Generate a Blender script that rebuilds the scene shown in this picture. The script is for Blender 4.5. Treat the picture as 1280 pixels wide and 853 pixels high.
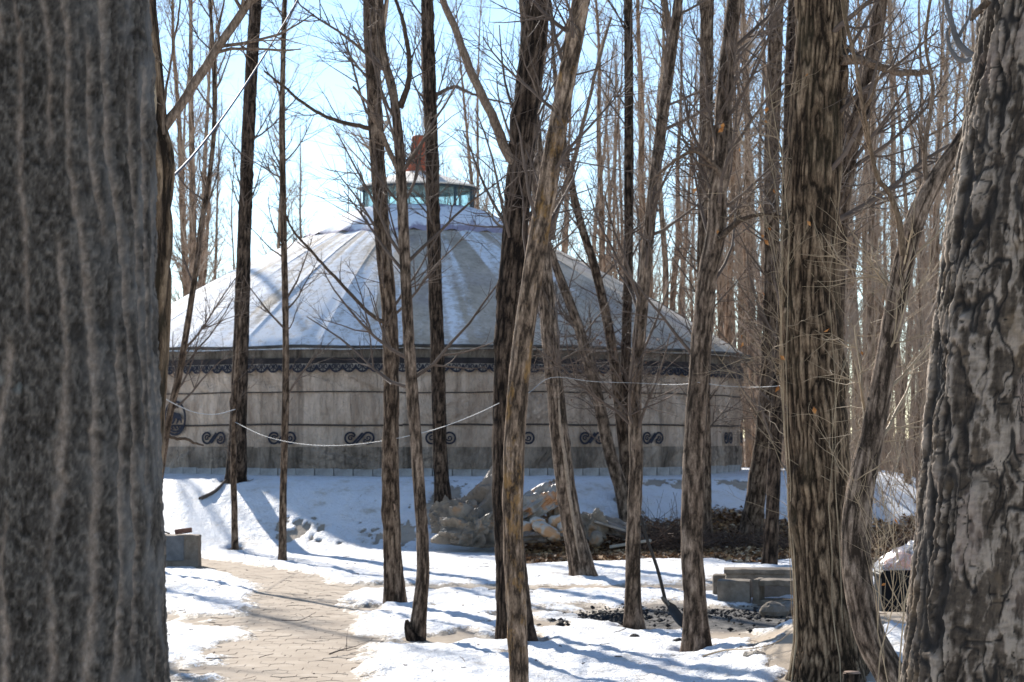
import bpy, math
import numpy as np
from math import radians, sin, cos, pi, tan, atan

for o in list(bpy.data.objects):
    bpy.data.objects.remove(o)
scene = bpy.context.scene
COL = scene.collection

# ------------------------------------------------------------------ camera
F_PX, CX, CY, CAM_H = 2800.0, 640.0, 426.5, 2.0
PITCH = atan((545.0 - CY) / F_PX)
cam_d = bpy.data.cameras.new('camera')
cam = bpy.data.objects.new('camera', cam_d)
COL.objects.link(cam)
cam.location = (0, 0, CAM_H)
cam.rotation_euler = (pi / 2 + PITCH, 0, 0)
cam_d.sensor_width = 36.0
cam_d.lens = F_PX / 1280.0 * 36.0
cam_d.clip_start = 0.1
cam_d.clip_end = 3000
cam_d.dof.use_dof = True
cam_d.dof.focus_distance = 9.0
cam_d.dof.aperture_fstop = 15.0
scene.camera = cam

# ------------------------------------------------------------------ light
SUN_AZ, SUN_EL = radians(-22.0), radians(27.5)      # azimuth from +Y, negative = left
world = bpy.data.worlds.new('World')
scene.world = world
world.use_nodes = True
wn = world.node_tree
sky = wn.nodes.new('ShaderNodeTexSky')
sky.sky_type = 'NISHITA'
sky.sun_disc = False
sky.sun_elevation = SUN_EL
sky.sun_rotation = SUN_AZ
sky.altitude = 1200
sky.air_density = 1.0
sky.dust_density = 0.0
sky.ozone_density = 1.8
bg = wn.nodes['Background']
bg.inputs['Strength'].default_value = 0.078
wn.links.new(sky.outputs['Color'], bg.inputs['Color'])
sun_d = bpy.data.lights.new('sun', 'SUN')
sun_d.energy = 3.6
sun_d.angle = radians(0.55)
sun_d.color = (1.0, 0.94, 0.85)
sun = bpy.data.objects.new('sun', sun_d)
COL.objects.link(sun)
sun.rotation_euler = (pi / 2 - SUN_EL, 0, pi - SUN_AZ)
scene.view_settings.view_transform = 'Standard'
scene.view_settings.look = 'None'
scene.view_settings.gamma = 1.0
scene.view_settings.use_curve_mapping = False
scene.view_settings.exposure = 1.42

# ------------------------------------------------------------------ numeric helpers
def _hash(ix, iy, iz, seed):
    with np.errstate(over='ignore'):
        h = (ix.astype(np.int64) * 374761393 + iy.astype(np.int64) * 668265263 + iz.astype(np.int64) * 2147483647 + seed * 974634777) & 0xFFFFFFFF
        h = ((h ^ (h >> 13)) * 1274126177) & 0xFFFFFFFF
        h = ((h ^ (h >> 16)) * 2246822519) & 0xFFFFFFFF
        h = h ^ (h >> 13)
    return (h & 0xFFFFFF) / float(0x1000000)

def vn(x, y, z=0.0, seed=0):
    """smooth value noise 0..1"""
    x, y, z = np.broadcast_arrays(np.asarray(x, float), np.asarray(y, float), np.asarray(z, float))
    ix, iy, iz = np.floor(x), np.floor(y), np.floor(z)
    fx, fy, fz = x - ix, y - iy, z - iz
    fx = fx * fx * (3 - 2 * fx); fy = fy * fy * (3 - 2 * fy); fz = fz * fz * (3 - 2 * fz)
    r = 0
    for a in (0, 1):
        wx = fx if a else 1 - fx
        for b in (0, 1):
            wy = fy if b else 1 - fy
            for c in (0, 1):
                wz = fz if c else 1 - fz
                r = r + _hash(ix + a, iy + b, iz + c, seed) * wx * wy * wz
    return r

def fbm(x, y, z=0.0, octv=4, seed=0, gain=0.5):
    s, a, tot = 0, 1.0, 0
    f = 1.0
    for i in range(octv):
        s = s + a * vn(np.asarray(x) * f, np.asarray(y) * f, np.asarray(z) * f, seed + i * 17)
        tot += a
        a *= gain
        f *= 2.03
    return s / tot

def sstep(t):
    t = np.clip(t, 0, 1)
    return t * t * (3 - 2 * t)

def unit(v):
    return v / np.maximum(np.linalg.norm(v, axis=-1, keepdims=True), 1e-9)

def ray(px, py):
    u = CY - py
    return np.array([px - CX, F_PX * cos(PITCH) - u * sin(PITCH), F_PX * sin(PITCH) + u * cos(PITCH)])

def at(px, py, Y):
    d = ray(px, py)
    t = Y / d[1]
    return np.array([d[0] * t, Y, CAM_H + d[2] * t])

# ------------------------------------------------------------------ terrain
YC = np.array([-2.2, 52.6])                      # centre of the yurt
MZ = 1.15                                        # height of its mound

def seg_dist(X, Y, pts):
    best = np.full(np.shape(X), 1e9)
    for (x0, y0), (x1, y1) in zip(pts[:-1], pts[1:]):
        dx, dy = x1 - x0, y1 - y0
        t = np.clip(((X - x0) * dx + (Y - y0) * dy) / (dx * dx + dy * dy), 0, 1)
        best = np.minimum(best, np.hypot(X - x0 - t * dx, Y - y0 - t * dy))
    return best

MAIN_PATH = [(-1.75, 10.0), (-1.84, 18.2), (-2.12, 22.0), (-2.48, 26.0), (-2.90, 30.0), (-3.9, 33.6), (-5.2, 36.0), (-8.0, 37.4), (-13, 38)]
SIDE_PATH = [(-2.8, 29.4), (0.0, 29.6), (3.0, 29.3), (7.0, 29.0), (13.0, 28.4)]

def path_sd(X, Y):
    return np.minimum(seg_dist(X, Y, MAIN_PATH) - 0.70, seg_dist(X, Y, SIDE_PATH) - 0.42)

def gz(X, Y):
    X = np.asarray(X, float); Y = np.asarray(Y, float)
    rr = np.hypot(X - YC[0], Y - YC[1]) + 0.9 * (fbm(X * 0.25, Y * 0.25, 0, 2, 5) - 0.5)
    z = MZ * sstep((14.6 - rr) / 3.9)
    z = z + 0.50 * sstep((X - 1.45 + 0.5 * (fbm(X * .6, Y * .6, 0, 2, 9) - .5)) / 1.5) * np.exp(-((Y - 19.4) / 1.9) ** 2)
    z = z + 0.35 * sstep((12.5 - Y) / 7.0)
    pd = sstep((path_sd(X, Y) + 0.3) / 0.9)
    z = z + pd * (0.10 * (fbm(X * 0.5, Y * 0.5, 0, 3, 3) - 0.5))
    far = sstep((np.hypot(X, Y) - 90) / 200)
    return z + far * 3.0 * (fbm(X * 0.006, Y * 0.006, 0, 2, 8) - 0.5)

def ground_hit(px, py):
    d = ray(px, py)
    ts = np.linspace(8, 90, 4000)
    X, Y, Z = d[0] / d[1] * ts, ts, CAM_H + d[2] / d[1] * ts
    below = np.nonzero(Z < gz(X, Y))[0]
    i = below[0] if len(below) else -1
    return np.array([X[i], Y[i], float(gz(X[i], Y[i]))])

def litter_amt(X, Y):
    rr = np.hypot(X - YC[0], Y - YC[1])
    n = fbm(X * 0.8, Y * 0.5, 0, 3, 31) - 0.5
    band = np.minimum((rr - 12.6) / 0.6, (18.0 - rr + 0.05 * X) / 0.8) + 3.2 * n
    a = np.minimum(np.minimum(band, (X + 0.2) / 0.5), (52 - Y) / 3)
    right = np.minimum(np.minimum((X - 5.2) / 1.0, (Y - 31) / 1.5), (rr - 13.4) / 0.6) + 2.5 * n
    far = np.minimum((Y - 56) / 4, (rr - 13.5) / 2) + 5.0 * (fbm(X * 0.12, Y * 0.08, 0, 3, 77) - 0.42)
    return np.clip(np.maximum(np.maximum(a, right), far), 0, 1)

def ash_amt(X, Y):
    d = np.hypot((X - 2.0) / 1.75, (Y - 24.9) / 2.1)
    return np.clip((1.05 - d + 0.9 * (fbm(X * 1.6, Y * 0.9, 0, 3, 41) - 0.5)) / 0.35, 0, 1)

# ------------------------------------------------------------------ object helpers
def mk(name, V, F, mat=None, parent=None, smooth=True, attrs=None, loc=None):
    """one mesh object; F = list of (n,k) index arrays"""
    if not isinstance(F, (list, tuple)):
        F = [F]
    F = [np.asarray(f, np.int64) for f in F if len(f)]
    me = bpy.data.meshes.new(name)
    V = np.asarray(V, np.float32)
    me.vertices.add(len(V))
    me.vertices.foreach_set('co', V.ravel())
    flat = np.concatenate([f.ravel() for f in F])
    tot = np.concatenate([np.full(len(f), f.shape[1]) for f in F])
    start = np.concatenate([[0], np.cumsum(tot)[:-1]])
    me.loops.add(len(flat))
    me.loops.foreach_set('vertex_index', flat.astype(np.int32))
    me.polygons.add(len(tot))
    me.polygons.foreach_set('loop_start', start.astype(np.int32))
    me.polygons.foreach_set('use_smooth', np.full(len(tot), bool(smooth)))
    me.update(calc_edges=True)
    for k, a in (attrs or {}).items():
        at_ = me.attributes.new(k, 'FLOAT', 'POINT')
        at_.data.foreach_set('value', np.asarray(a, np.float32).ravel())
    if mat:
        me.materials.append(mat)
    o = bpy.data.objects.new(name, me)
    COL.objects.link(o)
    if parent:
        o.parent = parent
    if loc is not None:
        o.location = [float(c) for c in loc]
    return o

def share(name, me, parent=None, loc=(0, 0, 0), rot=(0, 0, 0), scale=(1, 1, 1)):
    o = bpy.data.objects.new(name, me)
    COL.objects.link(o)
    o.parent = parent
    o.location = [float(c) for c in loc]
    o.rotation_euler = rot
    o.scale = scale
    return o

def empty(name, loc, rz=0.0):
    o = bpy.data.objects.new(name, None)
    o.empty_display_size = 0.2
    COL.objects.link(o)
    o.location = [float(c) for c in loc]
    o.rotation_euler = (0, 0, rz)
    return o

def tag(o, label=None, cat=None, group=None, kind=None):
    if label: o['label'] = label
    if cat: o['category'] = cat
    if group: o['group'] = group
    if kind: o['kind'] = kind
    return o

def grid_faces(n, m, wrap=False, off=0):
    """quads of an n x m vertex grid (m fast); wrap closes the m direction"""
    i = np.arange(n - 1)[:, None]
    j = np.arange(m if wrap else m - 1)[None, :]
    j2 = (j + 1) % m
    q = np.stack([i * m + j, i * m + j2, (i + 1) * m + j2, (i + 1) * m + j], -1)
    return q.reshape(-1, 4) + off

def tubes(P, R, s, off=0):
    """many equal-length polylines as tubes -> V, F"""
    P = np.asarray(P, float); R = np.asarray(R, float)
    n, k, _ = P.shape
    T = unit(np.gradient(P, axis=1))
    ref = np.where(np.abs(T[:, :1, 2:3]) < 0.85, np.array([0, 0, 1.0]), np.array([1.0, 0.2, 0]))
    ref = np.broadcast_to(ref, T.shape)
    U = unit(np.cross(T, ref))
    W = np.cross(T, U)
    a = np.arange(s) * 2 * pi / s
    V = P[:, :, None, :] + R[:, :, None, None] * (np.cos(a)[None, None, :, None] * U[:, :, None, :] + np.sin(a)[None, None, :, None] * W[:, :, None, :])
    f0 = grid_faces(k, s, True)
    F = (f0[None] + (np.arange(n) * k * s)[:, None, None]).reshape(-1, 4)
    return V.reshape(-1, 3), F + off

def join(parts):
    Vs, Fs, off = [], [], 0
    for V, F in parts:
        Vs.append(V)
        for f in (F if isinstance(F, list) else [F]):
            Fs.append(np.asarray(f) + off)
        off += len(V)
    return np.concatenate(Vs), Fs

def spline(pts, n):
    """Catmull-Rom through pts (k,d), n samples"""
    p = np.asarray(pts, float)
    if len(p) < 3:
        t = np.linspace(0, 1, n)[:, None]
        return p[0] * (1 - t) + p[-1] * t
    q = np.vstack([2 * p[0] - p[1], p, 2 * p[-1] - p[-2]])
    L = np.concatenate([[0], np.cumsum(np.linalg.norm(np.diff(p[:, :3], axis=0), axis=1))])
    s = np.linspace(0, L[-1], n)
    i = np.clip(np.searchsorted(L, s, 'right') - 1, 0, len(p) - 2)
    t = ((s - L[i]) / np.maximum(L[i + 1] - L[i], 1e-9))[:, None]
    a, b, c, d = q[i], q[i + 1], q[i + 2], q[i + 3]
    return 0.5 * (2 * b + (c - a) * t + (2 * a - 5 * b + 4 * c - d) * t ** 2 + (3 * b - a - 3 * c + d) * t ** 3)

def box(x0, x1, y0, y1, z0, z1, bev=0.0):
    """box with chamfered edges -> V, [F]"""
    if bev <= 0:
        V = np.array([(x, y, z) for z in (z0, z1) for y in (y0, y1) for x in (x0, x1)], float)
        F = np.array([(0, 2, 3, 1), (4, 5, 7, 6), (0, 1, 5, 4), (2, 6, 7, 3), (0, 4, 6, 2), (1, 3, 7, 5)])
        return V, [F]
    V, idx = [], {}
    c = [(x0, x1), (y0, y1), (z0, z1)]
    for i in range(8):
        s = [(i >> k) & 1 for k in range(3)]
        for ax in range(3):
            p = []
            for k in range(3):
                v = c[k][s[k]]
                if k != ax:
                    v += bev if s[k] == 0 else -bev
                p.append(v)
            idx[(i, ax)] = len(V)
            V.append(p)
    Q, Tr = [], []
    for ax in range(3):
        u, w = (ax + 1) % 3, (ax + 2) % 3
        for sd in (0, 1):
            cs = [(sd << ax) | (a << u) | (b << w) for a, b in ((0, 0), (1, 0), (1, 1), (0, 1))]
            q = [idx[(k, ax)] for k in cs]
            Q.append(q if sd else q[::-1])
    for ax in range(3):
        u, w = (ax + 1) % 3, (ax + 2) % 3
        for a in (0, 1):
            for b in (0, 1):
                k0 = (a << u) | (b << w)
                k1 = k0 | (1 << ax)
                q = [idx[(k0, u)], idx[(k1, u)], idx[(k1, w)], idx[(k0, w)]]
                Q.append(q if a != b else q[::-1])
    for i in range(8):
        t = [idx[(i, 0)], idx[(i, 1)], idx[(i, 2)]]
        Tr.append(t if bin(i).count('1') % 2 else t[::-1])
    return np.array(V, float), [np.array(Q), np.array(Tr)]

def lathe(prof, s=32):
    prof = np.asarray(prof, float)
    a = np.arange(s) * 2 * pi / s
    V = np.stack([prof[:, 0:1] * np.cos(a), prof[:, 0:1] * np.sin(a), np.repeat(prof[:, 1:2], s, 1)], -1).reshape(-1, 3)
    return V, grid_faces(len(prof), s, True)

# ------------------------------------------------------------------ material helpers
class M:
    def __init__(self, name, rough=0.85, spec=0.3):
        self.m = bpy.data.materials.new(name)
        self.m.use_nodes = True
        self.nt = self.m.node_tree
        self.b = self.nt.nodes['Principled BSDF']
        self.b.inputs['Roughness'].default_value = rough
        self.b.inputs['Specular IOR Level'].default_value = spec
    def n(self, t, **kw):
        x = self.nt.nodes.new(t)
        for k, v in kw.items():
            setattr(x, k, v)
        return x
    def ln(self, a, b):
        self.nt.links.new(a, b)
    def put(self, sock, v):
        if isinstance(v, bpy.types.NodeSocket):
            self.ln(v, sock)
        elif isinstance(v, (tuple, list)) and len(v) == 3 and sock.type == 'RGBA':
            sock.default_value = (*v, 1)
        else:
            sock.default_value = v
    def obj(self, scale=(1, 1, 1), kind='Object'):
        c = self.n('ShaderNodeTexCoord')
        mp = self.n('ShaderNodeMapping')
        mp.inputs['Scale'].default_value = scale
        self.ln(c.outputs[kind], mp.inputs['Vector'])
        return mp.outputs['Vector']
    def world(self, scale=(1, 1, 1)):
        c = self.n('ShaderNodeNewGeometry')
        mp = self.n('ShaderNodeMapping')
        mp.inputs['Scale'].default_value = scale
        self.ln(c.outputs['Position'], mp.inputs['Vector'])
        return mp.outputs['Vector']
    def noise(self, vec, scale=1.0, detail=4, rough=0.55, dist=0.0):
        x = self.n('ShaderNodeTexNoise')
        x.inputs['Scale'].default_value = scale
        x.inputs['Detail'].default_value = detail
        x.inputs['Roughness'].default_value = rough
        x.inputs['Distortion'].default_value = dist
        self.ln(vec, x.inputs['Vector'])
        return x.outputs['Fac']
    def voro(self, vec, scale=1.0, feature='DISTANCE_TO_EDGE'):
        x = self.n('ShaderNodeTexVoronoi', feature=feature)
        x.inputs['Scale'].default_value = scale
        self.ln(vec, x.inputs['Vector'])
        return x.outputs[0]
    def attr(self, name):
        return self.n('ShaderNodeAttribute', attribute_name=name).outputs['Fac']
    def math(self, op, a, b=0.0, clamp=False):
        x = self.n('ShaderNodeMath', operation=op, use_clamp=clamp)
        self.put(x.inputs[0], a); self.put(x.inputs[1], b)
        return x.outputs[0]
    def ramp(self, f, stops):
        x = self.n('ShaderNodeValToRGB')
        e = x.color_ramp.elements
        while len(e) < len(stops):
            e.new(0.5)
        for i, (p, c) in enumerate(stops):
            e[i].position = p
            e[i].color = (*c, 1) if len(c) == 3 else c
        self.ln(f, x.inputs[0])
        return x.outputs[0]
    def lin(self, f, a, b):
        x = self.n('ShaderNodeMapRange')
        self.ln(f, x.inputs[0])
        x.inputs[1].default_value = a; x.inputs[2].default_value = b
        return x.outputs[0]
    def mix(self, f, a, b, blend='MIX'):
        x = self.n('ShaderNodeMix', data_type='RGBA', blend_type=blend)
        self.put(x.inputs[0], f); self.put(x.inputs[6], a); self.put(x.inputs[7], b)
        return x.outputs[2]
    def rnd(self):
        return self.n('ShaderNodeObjectInfo').outputs['Random']
    def bump(self, h, strength=0.5, dist=0.01):
        x = self.n('ShaderNodeBump')
        x.inputs['Strength'].default_value = strength
        x.inputs['Distance'].default_value = dist
        self.ln(h, x.inputs['Height'])
        self.ln(x.outputs[0], self.b.inputs['Normal'])
    def col(self, v):
        self.put(self.b.inputs['Base Color'], v)
        return self.m

def plain(name, c, rough=0.8, var=0.25, scale=6.0, spec=0.3, bump=0.0, kind='Object', bs=40):
    k = M(name, rough, spec)
    v = k.obj(kind=kind)
    f = k.noise(v, scale, 5, 0.6)
    lo = tuple(x * (1 - var) for x in c); hi = tuple(min(1, x * (1 + var)) for x in c)
    if bump:
        k.bump(k.noise(v, bs, 4), bump, 0.01)
    return k.col(k.ramp(f, [(0.3, lo), (0.7, hi)]))

def bark_mat(name, dark, mid, light, fine=70.0, lichen=None, moss=None):
    k = M(name, 0.92, 0.12)
    f1 = k.noise(k.obj((1, 1, 0.26)), fine, 6, 0.68, 0.6)
    f2 = k.noise(k.obj((1, 1, 0.4)), fine * 2.2, 4, 0.65)
    b = k.attr('bark')
    s = k.math('ADD', k.math('MULTIPLY', b, 0.34), k.math('ADD', k.math('MULTIPLY', f1, 0.62), k.math('MULTIPLY', f2, 0.22)))
    dark, mid, light = [tuple(v * g for v in q) for q, g in ((dark, 1.3), (mid, 1.5), (light, 1.5))]
    dark, mid, light = [(q[0] * 1.04, q[1] * .95, q[2] * .84) for q in (dark, mid, light)]
    c = k.ramp(s, [(0.46, dark), (0.63, mid), (0.80, light)])
    big = k.noise(k.obj((1, 1, 0.6)), 2.6, 4, 0.6)
    c = k.mix(k.lin(big, 0.38, 0.70), c, k.mix(1.0, c, (0.74, 0.72, 0.71), 'MULTIPLY'))
    # horizontal rings and scars
    ring = k.noise(k.obj((0.6, 0.6, 8)), 1.8, 4, 0.65)
    c = k.mix(k.math('MULTIPLY', k.lin(ring, 0.58, 0.70), 0.28), c, dark)
    if lichen:
        ln_ = k.noise(k.obj((1, 1, 0.5)), 7.0, 6, 0.75)
        c = k.mix(k.math('MULTIPLY', k.lin(ln_, 0.53, 0.62), 0.75), c, k.mix(k.lin(f1, .3, .7), tuple(x * .5 for x in lichen), lichen))
    if moss:
        ms = k.noise(k.obj((1, 1, 0.35)), 3.4, 4, 0.6)
        c = k.mix(k.math('MULTIPLY', k.lin(ms, 0.55, 0.68), 0.5), c, moss)
    k.bump(k.math('ADD', f1, k.math('MULTIPLY', f2, .4)), 0.9, 0.016)
    return k.col(c)

BARK = bark_mat('bark_brown', (0.022, 0.016, 0.012), (0.100, 0.074, 0.057), (0.24, 0.19, 0.15))
BARK_DARK = bark_mat('bark_dark', (0.009, 0.007, 0.006), (0.050, 0.037, 0.029), (0.13, 0.10, 0.08))
BARK_GREY = bark_mat('bark_grey', (0.030, 0.023, 0.018), (0.130, 0.100, 0.080), (0.31, 0.25, 0.205))
BARK_LICHEN = bark_mat('bark_lichen', (0.040, 0.030, 0.023), (0.150, 0.112, 0.085), (0.36, 0.28, 0.22), lichen=(0.42, 0.23, 0.08))
BARK_OLIVE = bark_mat('bark_olive', (0.018, 0.013, 0.009), (0.105, 0.076, 0.053), (0.27, 0.205, 0.145), fine=45, moss=(0.07, 0.055, 0.032))
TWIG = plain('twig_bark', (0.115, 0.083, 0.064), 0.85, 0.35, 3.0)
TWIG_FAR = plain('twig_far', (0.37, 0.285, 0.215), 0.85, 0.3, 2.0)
TWIG_TAN = plain('twig_tan', (0.36, 0.265, 0.165), 0.7, 0.4, 5.0)

# ------------------------------------------------------------------ ground and snow
def axis(fine0, fine1, step, lo, hi, grow):
    a = list(np.arange(fine0, fine1 + 1e-6, step))
    s = step
    while a[0] > lo:
        s *= grow
        a.insert(0, a[0] - s)
    s = step
    while a[-1] < hi:
        s *= grow
        a.append(a[-1] + s)
    return np.array(a)

def snow_depth(X, Y, full=False):
    n = fbm(X * 2.2, Y * 1.1, 0, 4, 51) - 0.5
    n2 = fbm(X * 0.45, Y * 0.45, 0, 3, 52) - 0.5
    nf = fbm(X * 8, Y * 3.2, 0, 4, 54, .62) - 0.5
    pm = seg_dist(X, Y, MAIN_PATH) - 0.56
    ps = seg_dist(X, Y, SIDE_PATH) - 0.46
    pm = np.where(X < np.interp(Y, [18, 22, 26, 30], [-1.84, -2.12, -2.48, -2.9]), pm + .10, pm)
    sd = np.minimum(pm, ps + 0.35 * n2) + 0.40 * n + 0.45 * nf
    t = np.clip(sd / 0.30, -1, 1)
    t = np.minimum(t, 1 - 2.2 * litter_amt(X, Y) + 0.9 * nf)
    t = np.minimum(t, 1 - 2.0 * ash_amt(X, Y) + 0.9 * nf)
    # worn, thin places in the trodden foreground
    worn = fbm(X * 0.9, Y * 0.42, 0, 4, 56) - .12 * sstep((-2.6 - X) / .8)
    trod = np.clip((34 - Y) / 6, 0, 1)
    t = np.minimum(t, 1.0 - trod * np.clip((worn - 0.60) / 0.07, 0, 1.5) + 1.3 * nf)
    # tops of the dirty heap on the right
    heap = sstep((X - 1.2) / 1.2) * np.exp(-((Y - 19.1) / 1.6) ** 2)
    t = np.minimum(t, 1 - 2.2 * np.clip((heap + 1.2 * n + .8 * nf - 0.56) / 0.35, 0, 1))
    # bare holes on the bank
    for bx, by, br in BARE:
        d = np.hypot(X - bx, (Y - by) * 0.8) / br
        t = np.minimum(t, np.clip((d - 0.75 + 3.0 * n + 4.0 * nf) / 0.25, -1, 1))
    relief = 0.014 * (fbm(X * 14, Y * 12, 0, 2, 60) - .5) + 0.018 * fbm(X * 1.7, Y * 1.4, 0, 3, 58) + 0.085 * (fbm(X * 5.0, Y * 3.6, 0, 4, 59, .62) - 0.42) * np.clip((36 - Y) / 4, 0.25, 1)
    d = np.where(t > 0, 0.026 * t + relief * np.clip(t * 2, 0, 1), 0.03 * t)
    return (d, t) if full else d

BARE = []
for (bx, by, br) in ((385, 668, .34), (398, 662, .22), (500, 668, .30), (478, 674, .26), (562, 636, .5), (820, 602, .35), (925, 606, .3), (860, 608, .3)):
    h = ground_hit(bx, by)
    BARE.append((h[0], h[1], br))

gx = axis(-9, 11, 0.16, -700, 700, 1.22)
gy = axis(13, 46, 0.2, -60, 1200, 1.18)
GX, GY = np.meshgrid(gx, gy)
kg = M('ground_soil', 0.95, 0.1)
w = kg.world()
tan_c = kg.ramp(kg.noise(w, 1.3, 6, 0.65), [(0.3, (0.34, 0.27, 0.20)), (0.7, (0.50, 0.42, 0.33))])
lit_c = kg.ramp(kg.noise(w, 9, 6, 0.75), [(0.3, (0.06, 0.036, 0.022)), (0.5, (0.22, 0.14, 0.085)), (0.72, (0.42, 0.29, 0.18))])
ash_c = kg.ramp(kg.noise(w, 6, 6, 0.75), [(0.38, (0.03, 0.03, 0.03)), (0.55, (0.15, 0.14, 0.13)), (0.75, (0.33, 0.29, 0.24))])
c = kg.mix(kg.attr('ash'), tan_c, ash_c)
c = kg.mix(kg.attr('litter'), c, lit_c)
kg.bump(kg.noise(w, 22, 5, 0.7), 0.6, 0.03)
kg.col(c)
ground = mk('ground', np.stack([GX, GY, gz(GX, GY) - 0.004], -1).reshape(-1, 3), grid_faces(len(gy), len(gx)), kg.m,
            attrs={'ash': ash_amt(GX, GY), 'litter': np.maximum(litter_amt(GX, GY), 0)})
tag(ground, 'tan trodden soil with brown leaf litter showing between the snow', kind='structure')

sx = axis(-6.6, 8.4, 0.05, -700, 700, 1.2)
sy = axis(14.5, 43.5, 0.06, -60, 1200, 1.15)
SX, SY = np.meshgrid(sx, sy)
ks = M('snow', 0.62, 0.25)
w = ks.world()
sn = ks.noise(w, 1.6, 6, 0.65)
kc = ks.ramp(ks.noise(w, 2.4, 6, 0.7), [(0.42, (0.88, 0.885, 0.90)), (0.56, (0.83, 0.82, 0.81)), (0.70, (0.60, 0.54, 0.46))])
spk = ks.noise(w, 26, 3, 0.6)
kc = ks.mix(ks.math('MULTIPLY', ks.lin(spk, 0.66, 0.72), 0.75), kc, (0.30, 0.22, 0.15))
cov = ks.math('ADD', ks.attr('cover'), ks.math('MULTIPLY', ks.math('SUBTRACT', ks.noise(ks.world((1, .55, 1)), 20, 6, 0.75), 0.5), 2.6))
kc = ks.mix(ks.lin(cov, 0.52, 0.30), kc, ks.ramp(sn, [(.35, (0.34, 0.27, 0.20)), (.65, (0.50, 0.42, 0.33))]))
ks.bump(ks.math('ADD', ks.noise(w, 14, 5, 0.65), ks.math('MULTIPLY', ks.noise(w, 60, 3), 0.4)), 1.0, 0.06)
ks.col(kc)
SD, ST = snow_depth(SX, SY, True)
SZ = gz(SX, SY) + SD
snow = mk('snow_cover', np.stack([SX, SY, SZ], -1).reshape(-1, 3), grid_faces(len(sy), len(sx)), ks.m, attrs={'cover': ST})
tag(snow, 'thin trodden snow lying over the ground and the bank', kind='structure')

# ------------------------------------------------------------------ paving stones of the path
kp = M('paver', 0.9, 0.2)
w = kp.world()
pc = kp.ramp(kp.noise(w, 2.0, 6, 0.65), [(0.3, (0.28, 0.215, 0.155)), (0.55, (0.37, 0.295, 0.22)), (0.75, (0.46, 0.385, 0.305))])
pc = kp.mix(kp.math('MULTIPLY', kp.rnd(), 0.22), pc, (0.34, 0.27, 0.20))
kp.bump(kp.noise(w, 45, 4), 0.4, 0.006)
kp.col(pc)
path = empty('path', (MAIN_PATH[1][0], MAIN_PATH[1][1], 0))
tag(path, 'tan paved footpath curving left through the snow', kind='structure')
PW, PL = 0.21, 0.36
hexo = np.array([(-.5, -.25), (0, -.5), (.5, -.25), (.5, .25), (0, .5), (-.5, .25)]) * np.array([PW * 0.992, PL * 1.0])
def paver_mesh():
    top = np.column_stack([hexo * 0.982, np.full(6, 0.0)])
    mid = np.column_stack([hexo * 0.998, np.full(6, -0.003)])
    bot = np.column_stack([hexo * 0.998, np.full(6, -0.05)])
    V = np.vstack([top, mid, bot])
    F4 = [(r * 6 + (i + 1) % 6, r * 6 + i, r * 6 + 6 + i, r * 6 + 6 + (i + 1) % 6) for r in (0, 1) for i in range(6)]
    return V, [np.array([[0, 1, 2, 3, 4, 5]]), np.array(F4)]
pv, pf = paver_mesh()
rng = np.random.default_rng(4)
spots = []
for r in range(int((38 - 15) / (PL * 0.75))):
    y = 15 + r * PL * 0.75
    for x in np.arange(-8.2, 0.6, PW):
        xx = x + (PW / 2 if r % 2 else 0)
        if seg_dist(np.array(xx), np.array(y), MAIN_PATH) < 0.86:
            spots.append((xx, y))
    for x in np.arange(0.6, 5.0, PW):
        xx = x + (PW / 2 if r % 2 else 0)
        if seg_dist(np.array(xx), np.array(y), SIDE_PATH) < 0.55:
            spots.append((xx, y))
spots = np.array(spots)
vis = snow_depth(spots[:, 0], spots[:, 1]) < 0.02
spots = spots[vis]
infr = (np.abs(spots[:, 0] / spots[:, 1] * F_PX) < 640) & (spots[:, 1] > 17) & (spots[:, 0] / spots[:, 1] * F_PX + 640 > 200)
order = np.argsort(np.where(infr, spots[:, 1], 500 + spots[:, 1]))
zs = gz(spots[:, 0], spots[:, 1])
base_p = mk('paving_stone', pv, pf, kp.m, smooth=False)
base_p.parent = path
rest = []
for q, i in enumerate(order):
    x, y = spots[i]
    z = zs[i] + 0.004 + rng.uniform(-0.002, 0.002)
    rx, ry = rng.normal(0, 0.008, 2)
    if q < 300:
        o = base_p if q == 0 else share('paving_stone', base_p.data, path)
        o.location = (x - MAIN_PATH[1][0], y - MAIN_PATH[1][1], z)
        o.rotation_euler = (rx, ry, 0)
    else:
        v = pv.copy()
        v[:, 2] += v[:, 0] * ry + v[:, 1] * rx + z
        v[:, 0] += x - MAIN_PATH[1][0]; v[:, 1] += y - MAIN_PATH[1][1]
        rest.append((v, pf))
if rest:
    V, F = join(rest)
    f6 = np.concatenate([f for f in F if f.shape[1] == 6]); f4 = np.concatenate([f for f in F if f.shape[1] == 4])
    o = mk('paving_stones', V, [f6, f4], kp.m, path, smooth=False)
    o['kind'] = 'stuff'

# ------------------------------------------------------------------ the yurt
YURT = empty('yurt', (YC[0], YC[1], MZ))
tag(YURT, 'large round canvas yurt with snow-dusted roof and red finial on a snowy bank', 'yurt')
RW, RE, ZE = 7.50, 7.78, 3.79 - MZ
zz = lambda z: z - MZ                                  # world height -> yurt height

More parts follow.
